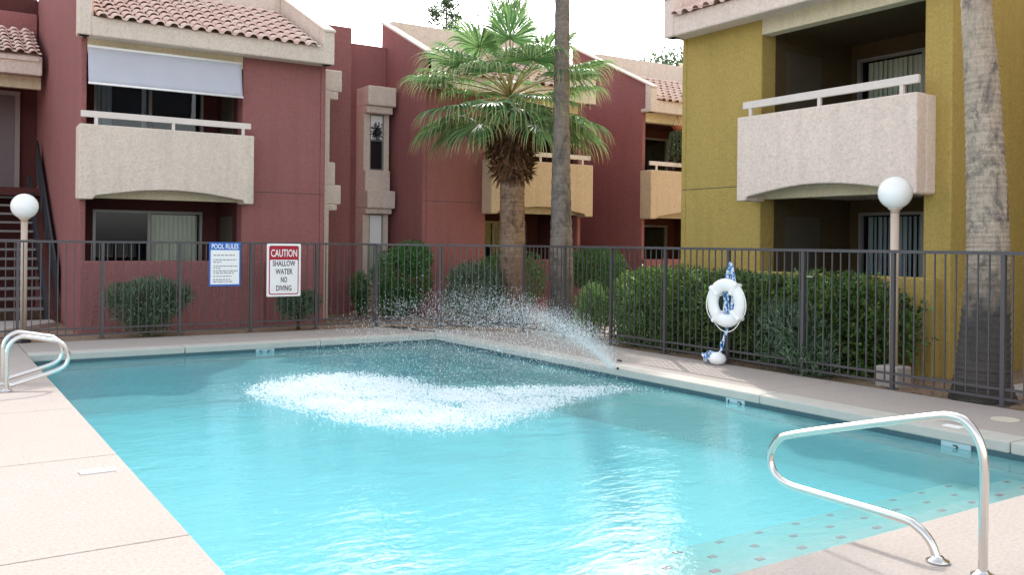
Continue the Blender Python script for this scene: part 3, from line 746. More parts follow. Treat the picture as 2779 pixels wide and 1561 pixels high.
# signs on the far fence
sg = thing('pool_rules_sign', 'white and blue pool rules sign on the fence beside the caution sign', 'sign', (4.235, 15.16, 1.15))
MB().box(-0.26, 0.26, -0.006, 0.0, -0.365, 0.365).build('plate', 'sign_blue', sg, bevel=0.003)
MB().box(-0.235, 0.235, -0.009, -0.0061, -0.335, 0.235).build('white_panel', 'sign_white', sg)
text_mesh('lettering', 'POOL RULES', 'sign_white', sg, 0.44, 0.085, Matrix.Translation((0, -0.0075, 0.298)) @ mk)
rnd = random.Random(5); ln = MB()
for z, w_ in ((0.15, .34), (0.075, .37), (0.035, .12), (-0.03, .38), (-0.065, .10), (-.11, .39), (-.145, .33), (-.2, .29), (-.255, .27), (-.29, .3)):
    x = -0.19
    while x < -0.19 + w_:
        l = rnd.uniform(0.02, 0.06); ln.box(x, min(x + l, -.19 + w_ + .01), -0.0102, -0.0091, z - 0.008, z + 0.006); x += l + 0.012
ln.build('small_print', 'grey_ink', sg)['kind'] = 'stuff'
cs = thing('caution_sign', 'white and red caution sign about shallow water on the far fence', 'sign', (5.24, 15.16, 1.045))
def rrect(w_, h, r, n=5):
    out = []
    for cx, cz, a0 in ((w_ - r, h - r, 0), (-w_ + r, h - r, 90), (-w_ + r, -h + r, 180), (w_ - r, -h + r, 270)):
        for k in range(n + 1): a = R(a0 + 90 * k / n); out.append((cx + r * math.cos(a), cz + r * math.sin(a)))
    return out
MB().prism(rrect(0.3, 0.455, 0.02), 'y', -0.006, 0.0).build('plate', 'sign_white', cs)
MB().prism(rrect(0.262, 0.42, 0.035), 'y', -0.009, -0.0061).build('border', 'sign_red', cs)
MB().prism(rrect(0.245, 0.29, 0.025), 'y', -0.012, -0.0091).build('white_panel', 'sign_white', cs).location = (0, 0, -0.113)
text_mesh('heading', 'CAUTION', 'sign_white', cs, 0.46, 0.13, Matrix.Translation((0, -0.011, 0.293)) @ mk)
for txt, z, w_ in (('SHALLOW', 0.115, 0.40), ('WATER', -0.025, 0.30), ('NO', -0.165, 0.11), ('DIVING', -0.31, 0.27)):
    text_mesh('lettering', txt, 'sign_ink', cs, w_, 0.095, Matrix.Translation((0, -0.0135, z)) @ mk)
sl = MB().box(8.83, 8.85, 6.98, 7.06, 1.18, 1.2)
o = sl.build('gate_latch', 'frame', bevel=0.004); tag(o, 'small bright latch on the right fence near the olive patio', 'latch')

# ------------------------------------------------------------------ lamps
def lamp(x, y, gz, gr_, zb, label, base):
    T = thing('lamp_post', label, 'lamp', (x, y, zb), 0, 'globe lamps behind the fence')
    h = gz - zb
    prof = []
    for k in range(17):
        a = -math.pi / 2 + 0.42 + (math.pi - 0.42) * k / 16; prof.append((max(0.002, gr_ * math.cos(a)), h + gr_ * math.sin(a)))
    MB().lathe(prof, 32).build('globe', 'globe', T, smooth=True)
    b0 = h - gr_ * 0.91
    MB().lathe([(0.05, b0 - 0.06), (0.052, b0 - 0.03), (0.075, b0 - 0.015), (0.08, b0 + 0.004), (0.03, b0 + 0.005)], 20).build('collar', 'post', T, smooth=True)
    MB().lathe([(0.046, 0.0), (0.046, b0 - 0.06)], 20).build('pole', 'post', T, smooth=True)
    if base: MB().box(-0.14, 0.14, -0.14, 0.14, -0.05, 0.22).build('base', 'concrete', T, bevel=0.02)
    else: MB().lathe([(0.11, -0.03), (0.11, 0.02), (0.05, 0.04)], 20).build('base', 'steel_dark', T)
    return T
lamp(9.27, 6.2, 2.17, 0.186, -0.02, 'white globe lamp on tan post by the olive building, with square concrete base', True)
lamp(1.31, 15.45, 2.03, 0.192, -0.02, 'white globe lamp on tan post in front of the left staircase', False)

# ------------------------------------------------------------------ rails
def rail_thing(name, label, cat, paths, r, flanges, loc):
    T = thing(name, label, cat, loc)
    for pth in paths: MB().tube(pth, r, 14).build('rail', 'steel', T, smooth=True)
    for f in flanges: MB().lathe([(0.055, 0.0005), (0.055, 0.012), (0.03, 0.022), (0.026, 0.03)], 20, (f[0], f[1], 0)).build('flange', 'steel', T, smooth=True)
    return T
def rp(pts): return [Vector(p) for p in pts]
hr = round_path([(0, 0, 0), (0, 0.0, 0.76), (0, 1.31, 0.405), (0, 1.31, 0.40)], 0.17, 10)
path = round_path([(0, 0, 0), (0, 0.0, 0.755), (0, 1.235, 0.415), (0, 1.34, 0.28), (0, 1.16, 0.165)], 0.15, 10)
path = [(0, 0.0, 0.0), (0, 0.0, 0.3), (0, 0.0, 0.53), (0, 0.03, 0.645), (0, 0.09, 0.715), (0, 0.16, 0.73), (0, 0.27, 0.71), (0, 0.7, 0.59), (0, 1.12, 0.465), (0, 1.22, 0.415),
        (0, 1.275, 0.32), (0, 1.25, 0.225), (0, 1.15, 0.175), (0, 0.95, 0.168), (0, 0.45, 0.165), (0, 0.34, 0.145), (0, 0.265, 0.09), (0, 0.225, 0.0)]
rail_thing('pool_handrail', 'polished steel figure-four handrail over the near right pool steps', 'handrail', [smooth_path(path, 6)], 0.0215, [(0, 0), (0, 0.225)], (4.2, 2.33, 0.0))
lp = [(0, 0, 0), (0, 0, 0.2), (0, 0, 0.38), (0.035, 0, 0.49), (0.12, 0, 0.545), (0.22, 0, 0.535), (0.36, 0, 0.505), (0.47, 0, 0.48), (0.54, 0, 0.41), (0.562, 0, 0.33), (0.545, 0, 0.25), (0.48, 0, 0.195), (0.34, 0, 0.145), (0.15, 0, 0.09), (0.03, 0, 0.055)]
q = [(x, y + 0.5, z) for x, y, z in lp]
rail_thing('pool_ladder_rails', 'pair of looped steel grab rails at the left pool edge', 'grab rail', [smooth_path(lp, 6), smooth_path(q, 6)], 0.022, [(0, 0), (0, 0.5)], (0.735, 10.38, 0))

# ------------------------------------------------------------------ life ring and rope on the right fence
lr_ = thing('life_ring', 'white ring buoy hanging on the right fence with grab line', 'life ring', (8.77, 8.28, 0.80))
m = MB(); S1, S2 = 40, 16
for i in range(S1):
    a = 2 * math.pi * i / S1
    for j in range(S2):
        b_ = 2 * math.pi * j / S2; rr = 0.235 + 0.083 * math.cos(b_); m.v.append((0.06 * math.sin(b_), rr * math.cos(a), rr * math.sin(a)))
for i in range(S1):
    for j in range(S2): m.f.append((i * S2 + j, ((i + 1) % S1) * S2 + j, ((i + 1) % S1) * S2 + (j + 1) % S2, i * S2 + (j + 1) % S2))
m.build('ring', 'white', lr_, smooth=True)
gl = MB()
for k in range(4):
    a0 = R(45 + 90 * k - 6); pts = []
    for q_ in range(13):
        t_ = q_ / 12; a = a0 + R(90) * t_; rr = 0.322 + 0.022 * math.sin(math.pi * t_); pts.append((-0.01, rr * math.cos(a), rr * math.sin(a) - 0.03 * math.sin(math.pi * t_)))
    gl.tube(pts, 0.007, 6)
gl.build('grab_line', 'white', lr_, smooth=True)
for k in range(4):
    a = R(39 + 90 * k)
    mm = MB().box(-0.066, 0.066, -0.028, 0.028, 0.148, 0.328); c_, s_ = math.cos(a - math.pi / 2), math.sin(a - math.pi / 2)
    mm.v = [(x, y * c_ - z * s_, y * s_ + z * c_) for x, y, z in mm.v]
    mm.build('strap', 'white', lr_, bevel=0.02)
rp_ = thing('rope_coil', 'blue and white throw rope looped on the fence behind the ring buoy', 'rope', (8.80, 8.27, 1.33))
rnd = random.Random(11); m = MB()
for k in range(11):
    wd = rnd.uniform(0.08, 0.17); ln_ = rnd.uniform(0.62, 0.82); off = rnd.uniform(-.03, .03); pts = []
    for q_ in range(25):
        a = 2 * math.pi * q_ / 24; pts.append((0.03 + 0.028 * math.sin(a) * rnd.uniform(.5, 1), off * (1 - math.cos(a)) + wd * math.sin(a) * (0.45 + 0.55 * (1 - math.cos(a)) / 2) + rnd.uniform(-.006, .006), -ln_ * (1 - math.cos(a)) / 2))
    m.tube(pts, 0.011, 6, cap=False)
m.build('loops', 'rope', rp_, smooth=True)
m = MB()
m.tube(smooth_path([(-0.02, 0.0, -0.62), (-0.05, -0.03, -0.8), (-0.04, -0.01, -0.92), (-0.07, 0.06, -1.06), (-0.08, 0.04, -1.16), (-0.1, 0.1, -1.25)], 5), 0.012, 6)
m.tube(smooth_path([(-0.03, -0.06, -0.74), (-0.04, 0.0, -0.88), (-0.05, 0.03, -0.98), (-0.06, 0.02, -1.08), (-0.09, 0.09, -1.2)], 5), 0.011, 6)
m.build('tail', 'rope', rp_, smooth=True)
bgp = thing('rope_bag', 'blue and white bundle of rope lying at the foot of the fence', 'rope bundle', (8.66, 8.32, 0))
m = MB(); m.lathe([(0.03, 0.0), (0.09, 0.02), (0.115, 0.07), (0.1, 0.12), (0.05, 0.155), (0.01, 0.165)], 16); m.build('bundle', 'white', bgp, smooth=True)
m = MB()
for k in range(7):
    pts = []; r0 = rnd.uniform(.07, .1); cx = rnd.uniform(-.02, .02); cy = rnd.uniform(0.05, .16)
    for q_ in range(17):
        a = 2 * math.pi * q_ / 16; pts.append((cx + r0 * math.cos(a), cy + r0 * math.sin(a), 0.05 + 0.02 * k * .7 + 0.02 * math.sin(2 * a + k)))
    m.tube(pts, 0.012, 6, cap=False)
m.build('rope_turns', 'rope', bgp, smooth=True)

# ------------------------------------------------------------------ plants
def crown(blobs, n, L, W, mat, parent, seed=0, name='foliage', core=0.55, up=0.4, clump=0.16):
    """leaves spread through the outer part of ellipsoids (cx,cy,cz,rx,ry,rz,boxy)"""
    rnd = random.Random(seed); m = MB()
    tot = sum((b[3] * b[4] + b[3] * b[5] + b[4] * b[5]) for b in blobs)
    for b in blobs:
        k = int(n * (b[3] * b[4] + b[3] * b[5] + b[4] * b[5]) / tot); e = b[6] if len(b) > 6 else 2.0
        c = Vector(b[:3])
        for _ in range(k):
            z = rnd.uniform(-1, 1); a = rnd.uniform(0, 2 * math.pi); rr = math.sqrt(1 - z * z)
            d = Vector((rr * math.cos(a), rr * math.sin(a), z))
            if e > 2:
                s_ = (abs(d.x) ** e + abs(d.y) ** e + abs(d.z) ** e) ** (-1 / e); d = d * s_
            dep = 1 - (1 - core) * rnd.random() ** 1.7
            p = Vector((d.x * b[3], d.y * b[4], d.z * b[5]))
            wob = 1 + clump * noise.noise((p + c) * 3.1) + clump * 0.7 * noise.noise((p + c) * 8.0)
            p = c + p * dep * wob
            if p.z < 0.0: continue
            nd = Vector((d.x / b[3], d.y / b[4], d.z / b[5])).normalized()
            ld = nd * 0.6 + Vector((rnd.gauss(0, .6), rnd.gauss(0, .6), rnd.gauss(up, .5)))
            if ld.length < 1e-3: continue
            m.leaf(p, ld, Vector((rnd.gauss(0, 1), rnd.gauss(0, 1), rnd.gauss(0.6, 1))), L * rnd.uniform(.6, 1.3), W * rnd.uniform(.7, 1.2))
    o = m.build(name, mat, parent); return o
def stems(parent, n, z0, z1, spread, r, seed):
    rnd = random.Random(seed); m = MB()
    for _ in range(n):
        a = rnd.uniform(0, 6.28); s_ = rnd.uniform(.2, 1) * spread
        m.tube(smooth_path([(rnd.uniform(-.04, .04), rnd.uniform(-.04, .04), z0), (s_ * .3 * math.cos(a), s_ * .3 * math.sin(a), z0 + (z1 - z0) * .5), (s_ * math.cos(a), s_ * math.sin(a), z1)], 4), [r * (1 - .06 * k) for k in range(9)], 6)
    m.build('stem', 'stem', parent, smooth=True)
def shrub(x, y, blobs, n, L, W, mat, label, seed, name='shrub', st=(7, 0.012), clump=0.16, up=0.4, cat='shrub', core=.55):
    T = thing(name, label, cat, (x, y, -0.03))
    crown(blobs, n, L, W, mat, T, seed, clump=clump, up=up, core=core)
    zt = max(b[2] for b in blobs); sp = max(b[3] for b in blobs) * .6
    stems(T, st[0], 0, zt, sp, st[1], seed); return T
# long hedge along the olive block: bulging trimmed mass
hb = []
rnd = random.Random(21)
H = thing('hedge', 'long dark green clipped hedge between the right fence and the olive building', 'hedge', (9.75, 9.0, -0.03))
for k in range(9):
    y = -1.97 + k * 0.455; hb.append((rnd.uniform(-.05, .05), y, 0.57 + rnd.uniform(-.02, .02), 0.62 + rnd.uniform(-.05, .05), 0.52, 0.60 + rnd.uniform(-.03, .03), 3.4))
hb.append((0.1, 2.0, 0.52, 0.6, 0.7, 0.6, 2.6))
crown(hb, 40000, 0.066, 0.032, 'leaf', H, 2, core=.66, clump=.17)
crown([(0.05, -0.3, 0.55, 0.45, 2.3, 0.52, 4)], 9000, 0.09, 0.05, 'leaf', H, 9, name='inner_foliage', core=.6)
m = MB(); rnd = random.Random(5)
for k in range(150):
    x, y = rnd.uniform(-.5, .4), rnd.uniform(-2.2, 2.0); z = 1.04 + rnd.uniform(-.05, .06)
    tip = Vector((x + rnd.gauss(0, .05), y + rnd.gauss(0, .05), z + rnd.uniform(.06, .17)))
    m.tube([(x, y, z - .1), tuple(tip)], .003, 4)
    for q_ in range(7):
        p_ = Vector((x, y, z)).lerp(tip, .3 + .7 * q_ / 6); m.leaf(p_, Vector((rnd.gauss(0, 1), rnd.gauss(0, 1), .7)), Vector((rnd.gauss(0, 1), 0, 1)), .06, .028)
m.build('young_shoots', 'leaf_young', H)['kind'] = 'stuff'
stems(H, 26, 0, 0.8, 0.5, 0.014, 4)
shrub(9.5, 10.55, [(0, 0, .5, .5, .55, .56, 2.6), (.1, -.45, .68, .4, .42, .46)], 9000, 0.06, 0.03, 'leaf_young', 'bright pale green rounded bush at the far end of the long hedge', 31)
shrub(9.12, 7.45, [(0, 0, .42, .34, .5, .4), (-.1, -.3, .22, .25, .4, .24), (0, .2, .65, .2, .28, .22)], 4200, 0.085, 0.018, 'leaf_grey', 'feathery oleander bush growing through the right fence in front of the hedge', 32, name='oleander_bush', up=.7, core=.3, clump=.3)
shrub(3.1, 15.5, [(0, 0, .52, .62, .36, .36), (-.4, 0, .6, .3, .25, .22), (.42, 0, .62, .3, .25, .25), (0, 0, .25, .4, .3, .28), (0.05, 0, .78, .3, .2, .17)], 6500, 0.085, 0.02, 'leaf_grey', 'grey green oleander bush behind the fence under the left red balcony', 33, name='oleander_bush', up=.7, core=.3, clump=.3)
shrub(5.62, 15.5, [(0, 0, .4, .36, .3, .26), (.2, 0, .5, .22, .2, .2), (-.2, 0, .48, .2, .2, .18)], 3000, 0.085, 0.02, 'leaf_grey', 'small oleander bush below the caution sign', 34, name='oleander_bush', up=.7, core=.3, clump=.3)
shrub(8.3, 16.75, [(0, 0, .85, .58, .52, .62, 2.6), (.2, 0, 1.25, .42, .4, .34), (-.1, .05, .4, .45, .4, .38)], 11000, 0.06, 0.032, 'leaf_round', 'large rounded green shrub beside the window bay', 35)
shrub(7.55, 17.2, [(0, 0, .62, .22, .2, .34), (.05, 0, .3, .15, .15, .25)], 1500, 0.07, 0.03, 'leaf_round', 'small thin shrub left of the large rounded shrub', 36, core=.3)
shrub(9.15, 14.95, [(0, 0, .62, .72, .55, .5), (.45, -.1, .5, .5, .45, .42), (-.3, 0, .88, .45, .4, .3), (-.45, 0, .45, .4, .4, .4)], 9500, 0.09, 0.024, 'leaf_grey', 'wide silvery oleander bush in front of the fan palm trunk behind the spray', 37, name='oleander_bush', up=.6, core=.35)
shrub(10.5, 15.9, [(0, 0, .8, .68, .5, .6, 2.4), (-.5, .1, .9, .5, .4, .4)], 8000, 0.06, 0.03, 'leaf_round', 'round dark shrub behind the fan palm trunk', 38)
shrub(9.28, 11.7, [(0, 0, .42, .3, .36, .4), (.05, .1, .7, .18, .2, .2)], 2600, 0.09, 0.02, 'leaf_young', 'young leafy bush at the fence right of the slender palm', 39, up=.9, core=.25)
shrub(13.0, 16.3, [(0, 0, 1.0, .68, .6, .48, 2.4)], 7500, 0.065, 0.034, 'leaf_round', 'round topiary shrub on a bare stem in front of the far stair', 40, st=(6, 0.03))
# trailing plant on the far balcony
hp = thing('hanging_plant', 'trailing grey green plant hanging at the far red balcony', 'hanging plant', (16.3, 17.15, 4.6))
m = MB(); rnd = random.Random(17)
for k in range(26):
    a = rnd.uniform(0, 6.28); x = .12 * math.cos(a); y = .12 * math.sin(a); ln_ = rnd.uniform(.5, 1.25)
    for q_ in range(26):
        t_ = q_ / 25; p_ = Vector((x * (1 + .9 * t_ ** .4), y * (1 + .9 * t_ ** .4), -.1 - ln_ * t_))
        m.leaf(p_, Vector((rnd.gauss(0, 1), rnd.gauss(0, 1), -.8)), Vector((0, 0, 1)), .08, .03)
m.build('foliage', 'leaf_hang', hp)
MB().lathe([(.08, -.12), (.14, 0), (.15, .02)], 14).build('pot', 'terracotta_pot', hp, smooth=True)
mm = MB()
for k in range(3):
    a = 2.09 * k; mm.tube([(.14 * math.cos(a), .14 * math.sin(a), .02), (0, 0, .3)], .004, 5)
mm.build('hanger', 'steel_dark', hp)

m = MB(); rnd = random.Random(71)
for k in range(420):
    if k % 2: x, y, z = rnd.uniform(8.9, 10.3), rnd.uniform(5.0, 13.0), -.027
    elif k % 4: x, y, z = rnd.uniform(1.5, 8), rnd.uniform(15.1, 16.3), -.027
    else: x, y, z = rnd.uniform(8.9, 9.6), rnd.uniform(4.5, 13), -.027
    a = rnd.uniform(0, 6.28); m.leaf(Vector((x, y, z + rnd.uniform(0, .01))), Vector((math.cos(a), math.sin(a), .08)), Vector((0, 0, 1)), rnd.uniform(.03, .07), rnd.uniform(.012, .025))
o = m.build('leaf_litter', 'boot'); o['kind'] = 'stuff'; o['label'] = 'dry fallen leaves under the bushes and along the fence'
# ------------------------------------------------------------------ palms
def frond_mesh(L, az, el, pet, seed, droop=0.75, nseg=52, spread=150):
    """one fan frond in world axes from the origin; returns (blade mesh, petiole MB)"""
    rnd = random.Random(seed)
    h = Vector((math.cos(az), math.sin(az), 0)); p = Vector((0, 0, 0)); e = el; pts = [p.copy()]
    n = 8
    for k in range(n):
        d = h * math.cos(e) + Vector((0, 0, math.sin(e))); p = p + d * (pet / n); pts.append(p.copy()); e -= (0.42 / n) * max(0.0, math.cos(e))
    d = (h * math.cos(e) + Vector((0, 0, math.sin(e)))).normalized()
    side = h.cross(Vector((0, 0, 1))).normalized(); nrm = side.cross(d).normalized()
    if nrm.z < 0: nrm = -nrm
    bl = MB(); uvs = []
    for k in range(nseg):
        a = R(-spread + 2 * spread * (k + .5) / nseg)
        Ls = L * (0.62 + 0.38 * math.cos(a * .62)) * rnd.uniform(.92, 1.06)
        dd = (d * math.cos(a) + side * math.sin(a) + nrm * (0.20 - 0.1 * abs(a))).normalized()
        q = p.copy(); sw = dd.cross(nrm).normalized(); steps = 8; cur = dd.copy(); i0 = len(bl.v)
        wmax = 2 * L * .5 * math.tan(R(spread) / nseg) * 1.05
        dr = droop * rnd.uniform(.7, 1.3)
        for j in range(steps + 1):
            t_ = j / steps
            ww = wmax * (0.12 + 1.76 * t_) if t_ < .5 else wmax * max(0.03, (1 - ((t_ - .5) / .5) ** 0.8))
            fold = nrm * (ww * .28)
            bl.v += [tuple(q - sw * ww * .5 + fold * .5), tuple(q - fold * .5), tuple(q + sw * ww * .5 + fold * .5)]
            uvs += [t_] * 3
            g_ = max(0, t_ - .38) / .62
            cur = (cur + Vector((rnd.gauss(0, .03), rnd.gauss(0, .03), -dr * g_ * .75))).normalized()
            q = q + cur * (Ls / steps)
        for j in range(steps):
            a_ = i0 + j * 3; bl.f += [(a_, a_ + 1, a_ + 4, a_ + 3), (a_ + 1, a_ + 2, a_ + 5, a_ + 4)]
    me = bpy.data.meshes.new('frond'); me.from_pydata(bl.v, [], bl.f); me.update(); me.materials.append(M['frond']); me.materials.append(M['petiole'])
    # petiole joined as second material
    pm = MB(); pm.tube(pts, [0.022 - .0015 * k for k in range(n + 1)], 6)
    bm = bmesh.new(); bm.from_mesh(me); base = [bm.verts.new(v) for v in pm.v]
    for f in pm.f:
        nf = bm.faces.new([base[i] for i in f]); nf.material_index = 1
    bm.verts.index_update(); ul = bm.loops.layers.uv.new("along")
    for f in bm.faces:
        f.smooth = True
        for lp_ in f.loops:
            vi = lp_.vert.index; lp_[ul].uv = (0.5, uvs[vi] if vi < len(uvs) else 0)
    bm.to_mesh(me); bm.free(); return me

def palm_trunk(parent, pts, rads, mat, seed, ring=0.06):
    path = smooth_path(pts, 40); n = len(path); rr = []
    rnd = random.Random(seed)
    for k in range(n):
        t_ = k / (n - 1) * (len(rads) - 1); i = min(int(t_), len(rads) - 2); f = t_ - i
        r = rads[i] * (1 - f) + rads[i + 1] * f
        rr.append(r * (1 + 0.03 * math.sin(k * 1.9) + rnd.uniform(-.012, .012)))
    return MB().tube(path, rr, 24).build('trunk', mat, parent, smooth=True)

# fan palm behind the corner of the fence
P1 = thing('fan_palm', 'bushy fan palm with brown trunk and shaggy skirt behind the fence corner', 'palm tree', (9.6, 14.62, -0.03))
palm_trunk(P1, [(0.03, 0, 0), (0.0, 0, 1.0), (-0.02, 0, 2.2), (-0.02, .02, 3.2), (-.04, .04, 4.3)], [0.3, 0.25, 0.24, 0.235, 0.2], 'trunk_brown', 1)
hd = Vector((-.06, .05, 4.35))
sp_ = [(0, 87, 1.15, 1.0), (60, 83, 1.15, 1.0), (200, 81, 1.12, .9), (300, 78, 1.05, .85), (130, 76, 1.05, .95)]
for k in range(8): sp_.append((k * 45 + 10, 44 + (k % 3) * 7, .92, 1.0))
for k in range(11): sp_.append((k * 32.7 + 25, 21 + (k % 2) * 9, 1.02, 1.2))
for k in range(12): sp_.append((k * 30 + 5, 0 - (k % 3) * 6 + (6 if 190 < k * 30 + 5 < 290 else 0), 1.06, 1.15 if not 190 < k * 30 + 5 < 290 else .8))
for k in range(4): sp_.append((135 + k * 66, -20, .95, 1.0))
fronds = []
for i, (az, el, L, pet) in enumerate(sp_):
    me = frond_mesh(1.05 * L, R(az), R(el), pet * 1.12, 100 + i, droop=.3 if el > 60 else 1.65, spread=34 if el > 68 else 128)
    fronds.append(me); inst(me, 'frond', P1, hd + Vector((0, 0, .25 * max(0, el) / 90)))
m = MB(); rnd = random.Random(8)
for k in range(1300):
    z = 4.3 - 1.45 * rnd.random() ** 0.9; a = rnd.uniform(0, 6.28); r = 0.2 + 0.12 * math.sin((4.3 - z) / 1.45 * math.pi) + rnd.uniform(-.03, .05)
    p_ = Vector((-.03 + r * math.cos(a), .03 + r * math.sin(a), z))
    m.leaf(p_, Vector((math.cos(a) * rnd.uniform(.1, .7), math.sin(a) * rnd.uniform(.1, .7), rnd.uniform(-1.2, .3))), Vector((math.cos(a), math.sin(a), .2)), rnd.uniform(.12, .32), rnd.uniform(.03, .07))
m.build('dead_skirt', 'boot', P1)
# slender tall palm, its crown far above
def tall_crown(T, top, sc, pick):
    for i in pick:
        az, el, L, pet = sp_[i]
        o = inst(fronds[i], 'frond', T, top + Vector((0, 0, .25 * max(0, el) / 90)), (0, 0, 0.7), (sc, sc, sc))
P2 = thing('fan_palm', 'tall slender grey palm trunk standing at the fence in front of the middle red block', 'palm tree', (9.68, 13.07, -0.03))
palm_trunk(P2, [(0, 0, 0), (-.04, 0.02, 1.6), (-.06, .03, 4), (-.05, .05, 7.5), (0, 0.1, 11.0)], [0.235, 0.20, 0.145, 0.125, 0.12], 'trunk_grey', 2)
tall_crown(P2, Vector((0, .1, 11.0)), 1.1, range(0, len(sp_), 2))
P3 = thing('fan_palm', 'stout pale palm trunk with flared base at the right edge before the olive building', 'palm tree', (9.24, 5.15, -0.06))
palm_trunk(P3, [(0.0, 0, 0), (0.0, 0, .35), (.03, -.02, 1.24), (.025, -0.02, 1.85), (-.01, .0, 2.7), (-.05, .03, 3.55), (-.09, .06, 4.2), (-.2, .12, 7), (-.2, .1, 10)], [0.34, 0.26, 0.21, 0.2, 0.18, 0.16, 0.145, 0.135, 0.13], 'trunk_pale', 3)
tall_crown(P3, Vector((-.2, .1, 10)), 1.15, range(1, len(sp_), 2))

# ------------------------------------------------------------------ far trees and mast
def far_tree(x, y, zt, label, blobs, n, L, W, seed, trunk=.16, name='tree'):
    T = thing(name, label, 'tree', (x, y, -0.1))
    crown(blobs, n, L, W, 'leaf_far', T, seed, name='crown', core=.1, clump=.35)
    MB().tube([(0, 0, 0), (.05, 0, zt * .5), (0, 0, zt)], [trunk, trunk * .7, .02], 8).build('trunk', 'stem', T, smooth=True)
far_tree(19.4, 35.1, 13.0, 'thin feathery conifer rising behind the roof left of the fan palm', [(0, 0, 12.3, .22, .22, .9), (-.45, .2, 11.7, .25, .2, .55), (.35, -.2, 11.5, .25, .2, .7), (0.0, 0, 10.6, .5, .4, .7), (.75, -.4, 10.5, .45, .35, .5), (-.1, 0, 9.6, .9, .8, .9)], 3600, .24, .08, 61, .13, 'conifer_tree')
far_tree(32.0, 33.0, 10.2, 'pale airy tree beyond the roof of the far red block', [(0, 0, 10.6, 1.8, 1.8, .8), (-1.4, .9, 10.2, 1.2, 1.2, .7), (1.6, -1, 10.2, 1.5, 1.4, .9)], 3000, .26, .11, 62, .2)
o = MB().tube([(12.34, 20.6, 5.5), (12.34, 20.6, 7.75)], 0.018, 6).box(12.28, 12.4, 20.59, 20.61, 7.6, 7.63).build('roof_mast', 'frame'); tag(o, 'thin metal mast standing on the roof behind the fan palm crown', 'mast')

# ------------------------------------------------------------------ water jet and splash
rnd = random.Random(77)
NOZ = Vector((7.14, 8.6, 0.02))
jt = thing('water_nozzle', 'small nozzle on the right coping throwing the water jet', 'nozzle', (7.22, 8.6, 0.0))
MB().lathe([(0.018, 0), (0.018, 0.012), (0.009, 0.03)], 12).build('body', 'steel_dark', jt, smooth=True)
# landing places of the spray: world polygon of the white water
poly = [(3.0, 9.95), (3.25, 10.4), (3.95, 10.85), (4.7, 10.7), (5.1, 9.9), (5.0, 9.2), (5.5, 8.85), (6.0, 8.75), (6.4, 8.45), (6.85, 8.3), (6.9, 7.9), (6.2, 7.75), (5.6, 7.5), (5.0, 7.15), (4.4, 6.85), (3.8, 6.95), (3.5, 7.3), (3.25, 7.8), (3.05, 8.6), (2.95, 9.3)]
def inside(x, y):
    c_ = False; j = len(poly) - 1
    for i in range(len(poly)):
        if (poly[i][1] > y) != (poly[j][1] > y) and x < (poly[j][0] - poly[i][0]) * (y - poly[i][1]) / (poly[j][1] - poly[i][1]) + poly[i][0]: c_ = not c_
        j = i
    return c_
def edge_dist(x, y):
    best = 9
    for i in range(len(poly)):
        ax, ay = poly[i - 1]; bx, by_ = poly[i]; t_ = max(0, min(1, ((x - ax) * (bx - ax) + (y - ay) * (by_ - ay)) / ((bx - ax) ** 2 + (by_ - ay) ** 2)))
        best = min(best, math.hypot(x - ax - t_ * (bx - ax), y - ay - t_ * (by_ - ay)))
    return best
OCT = [(1, 0, 0), (0, 1, 0), (-1, 0, 0), (0, -1, 0), (0, 0, 1), (0, 0, -1)]
OF = [(0, 1, 4), (1, 2, 4), (2, 3, 4), (3, 0, 4), (1, 0, 5), (2, 1, 5), (3, 2, 5), (0, 3, 5)]
def blob(m, p, rx, ry, rz, top=False):
    i = len(m.v); c_, s_ = math.cos(p[0] * 91), math.sin(p[0] * 91)
    for x, y, z in OCT: m.v.append((p[0] + (x * c_ - y * s_) * rx, p[1] + (x * s_ + y * c_) * ry, p[2] + z * rz))
    for q_ in (OF[:4] if top else OF): m.f.append(tuple(i + k for k in q_))
fm = MB(); cnt = 0
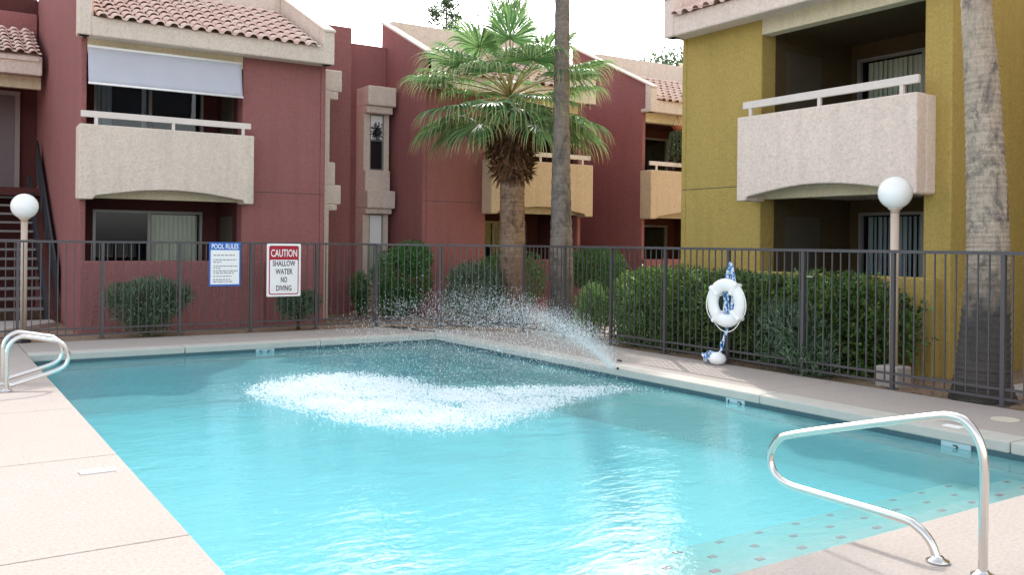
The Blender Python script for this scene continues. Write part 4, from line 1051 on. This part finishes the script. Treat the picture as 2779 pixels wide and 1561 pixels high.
while cnt < 34000:
    x = rnd.uniform(2.6, 7.2); y = rnd.uniform(6.5, 11.2); ed = edge_dist(x, y); ins = inside(x, y)
    nz = noise.noise(Vector((x * 2.3, y * 2.3, 5))) + .5 * noise.noise(Vector((x * 6, y * 6, 2)))
    pr = min(.8, .12 + ed * 1.7) * (1 + .9 * nz) if ins else .13 * math.exp(-ed * 9)
    if rnd.random() > pr: continue
    r = rnd.uniform(.003, .0105) * (1 if ins else .6); blob(fm, (x, y, WZ + .004 + .03 * rnd.random() ** 3), r * 1.2, r, r * .8); cnt += 1
o = fm.build('splash_foam', 'foam'); o['kind'] = 'stuff'; o['label'] = 'white churned foam where the jet lands on the pool'
dm = MB()
for k in range(30000):
    while True:
        x = rnd.uniform(2.6, 7.0); y = rnd.uniform(6.8, 11.2)
        if inside(x, y): break
    t_ = rnd.random() ** 0.85
    dx = 7.14 - x; hh = 0.22 + 0.19 * dx + rnd.gauss(0, .10)
    spread = 0.02 + .10 * t_
    p = (NOZ.x + (x - NOZ.x) * t_ + rnd.gauss(0, spread), NOZ.y + (y - NOZ.y) * t_ + rnd.gauss(0, spread), NOZ.z + (WZ - NOZ.z) * t_ + 4 * hh * t_ * (1 - t_) + rnd.gauss(0, spread * .5))
    if p[2] < WZ: continue
    r = rnd.uniform(.0012, .0029); blob(dm, p, r, r, r * rnd.uniform(1, 2.8))
for k in range(1900):     # solid core of the jet close to the nozzle
    t_ = rnd.random() * .34; y1 = 8.6 + rnd.gauss(.6, .25); x1 = 3.9 + rnd.gauss(0, .4); s_ = .012 + .12 * t_
    p = (NOZ.x + (x1 - NOZ.x) * t_ + rnd.gauss(0, s_ * .5), NOZ.y + (y1 - NOZ.y) * t_ + rnd.gauss(0, s_), NOZ.z + 4 * .78 * t_ * (1 - t_) + rnd.gauss(0, s_ * .6))
    r = rnd.uniform(.0015, .0036); blob(dm, p, r, r, r)
o = dm.build('water_spray', 'splash'); o['kind'] = 'stuff'; o['label'] = 'fine spray of droplets arching from the right coping over the pool'
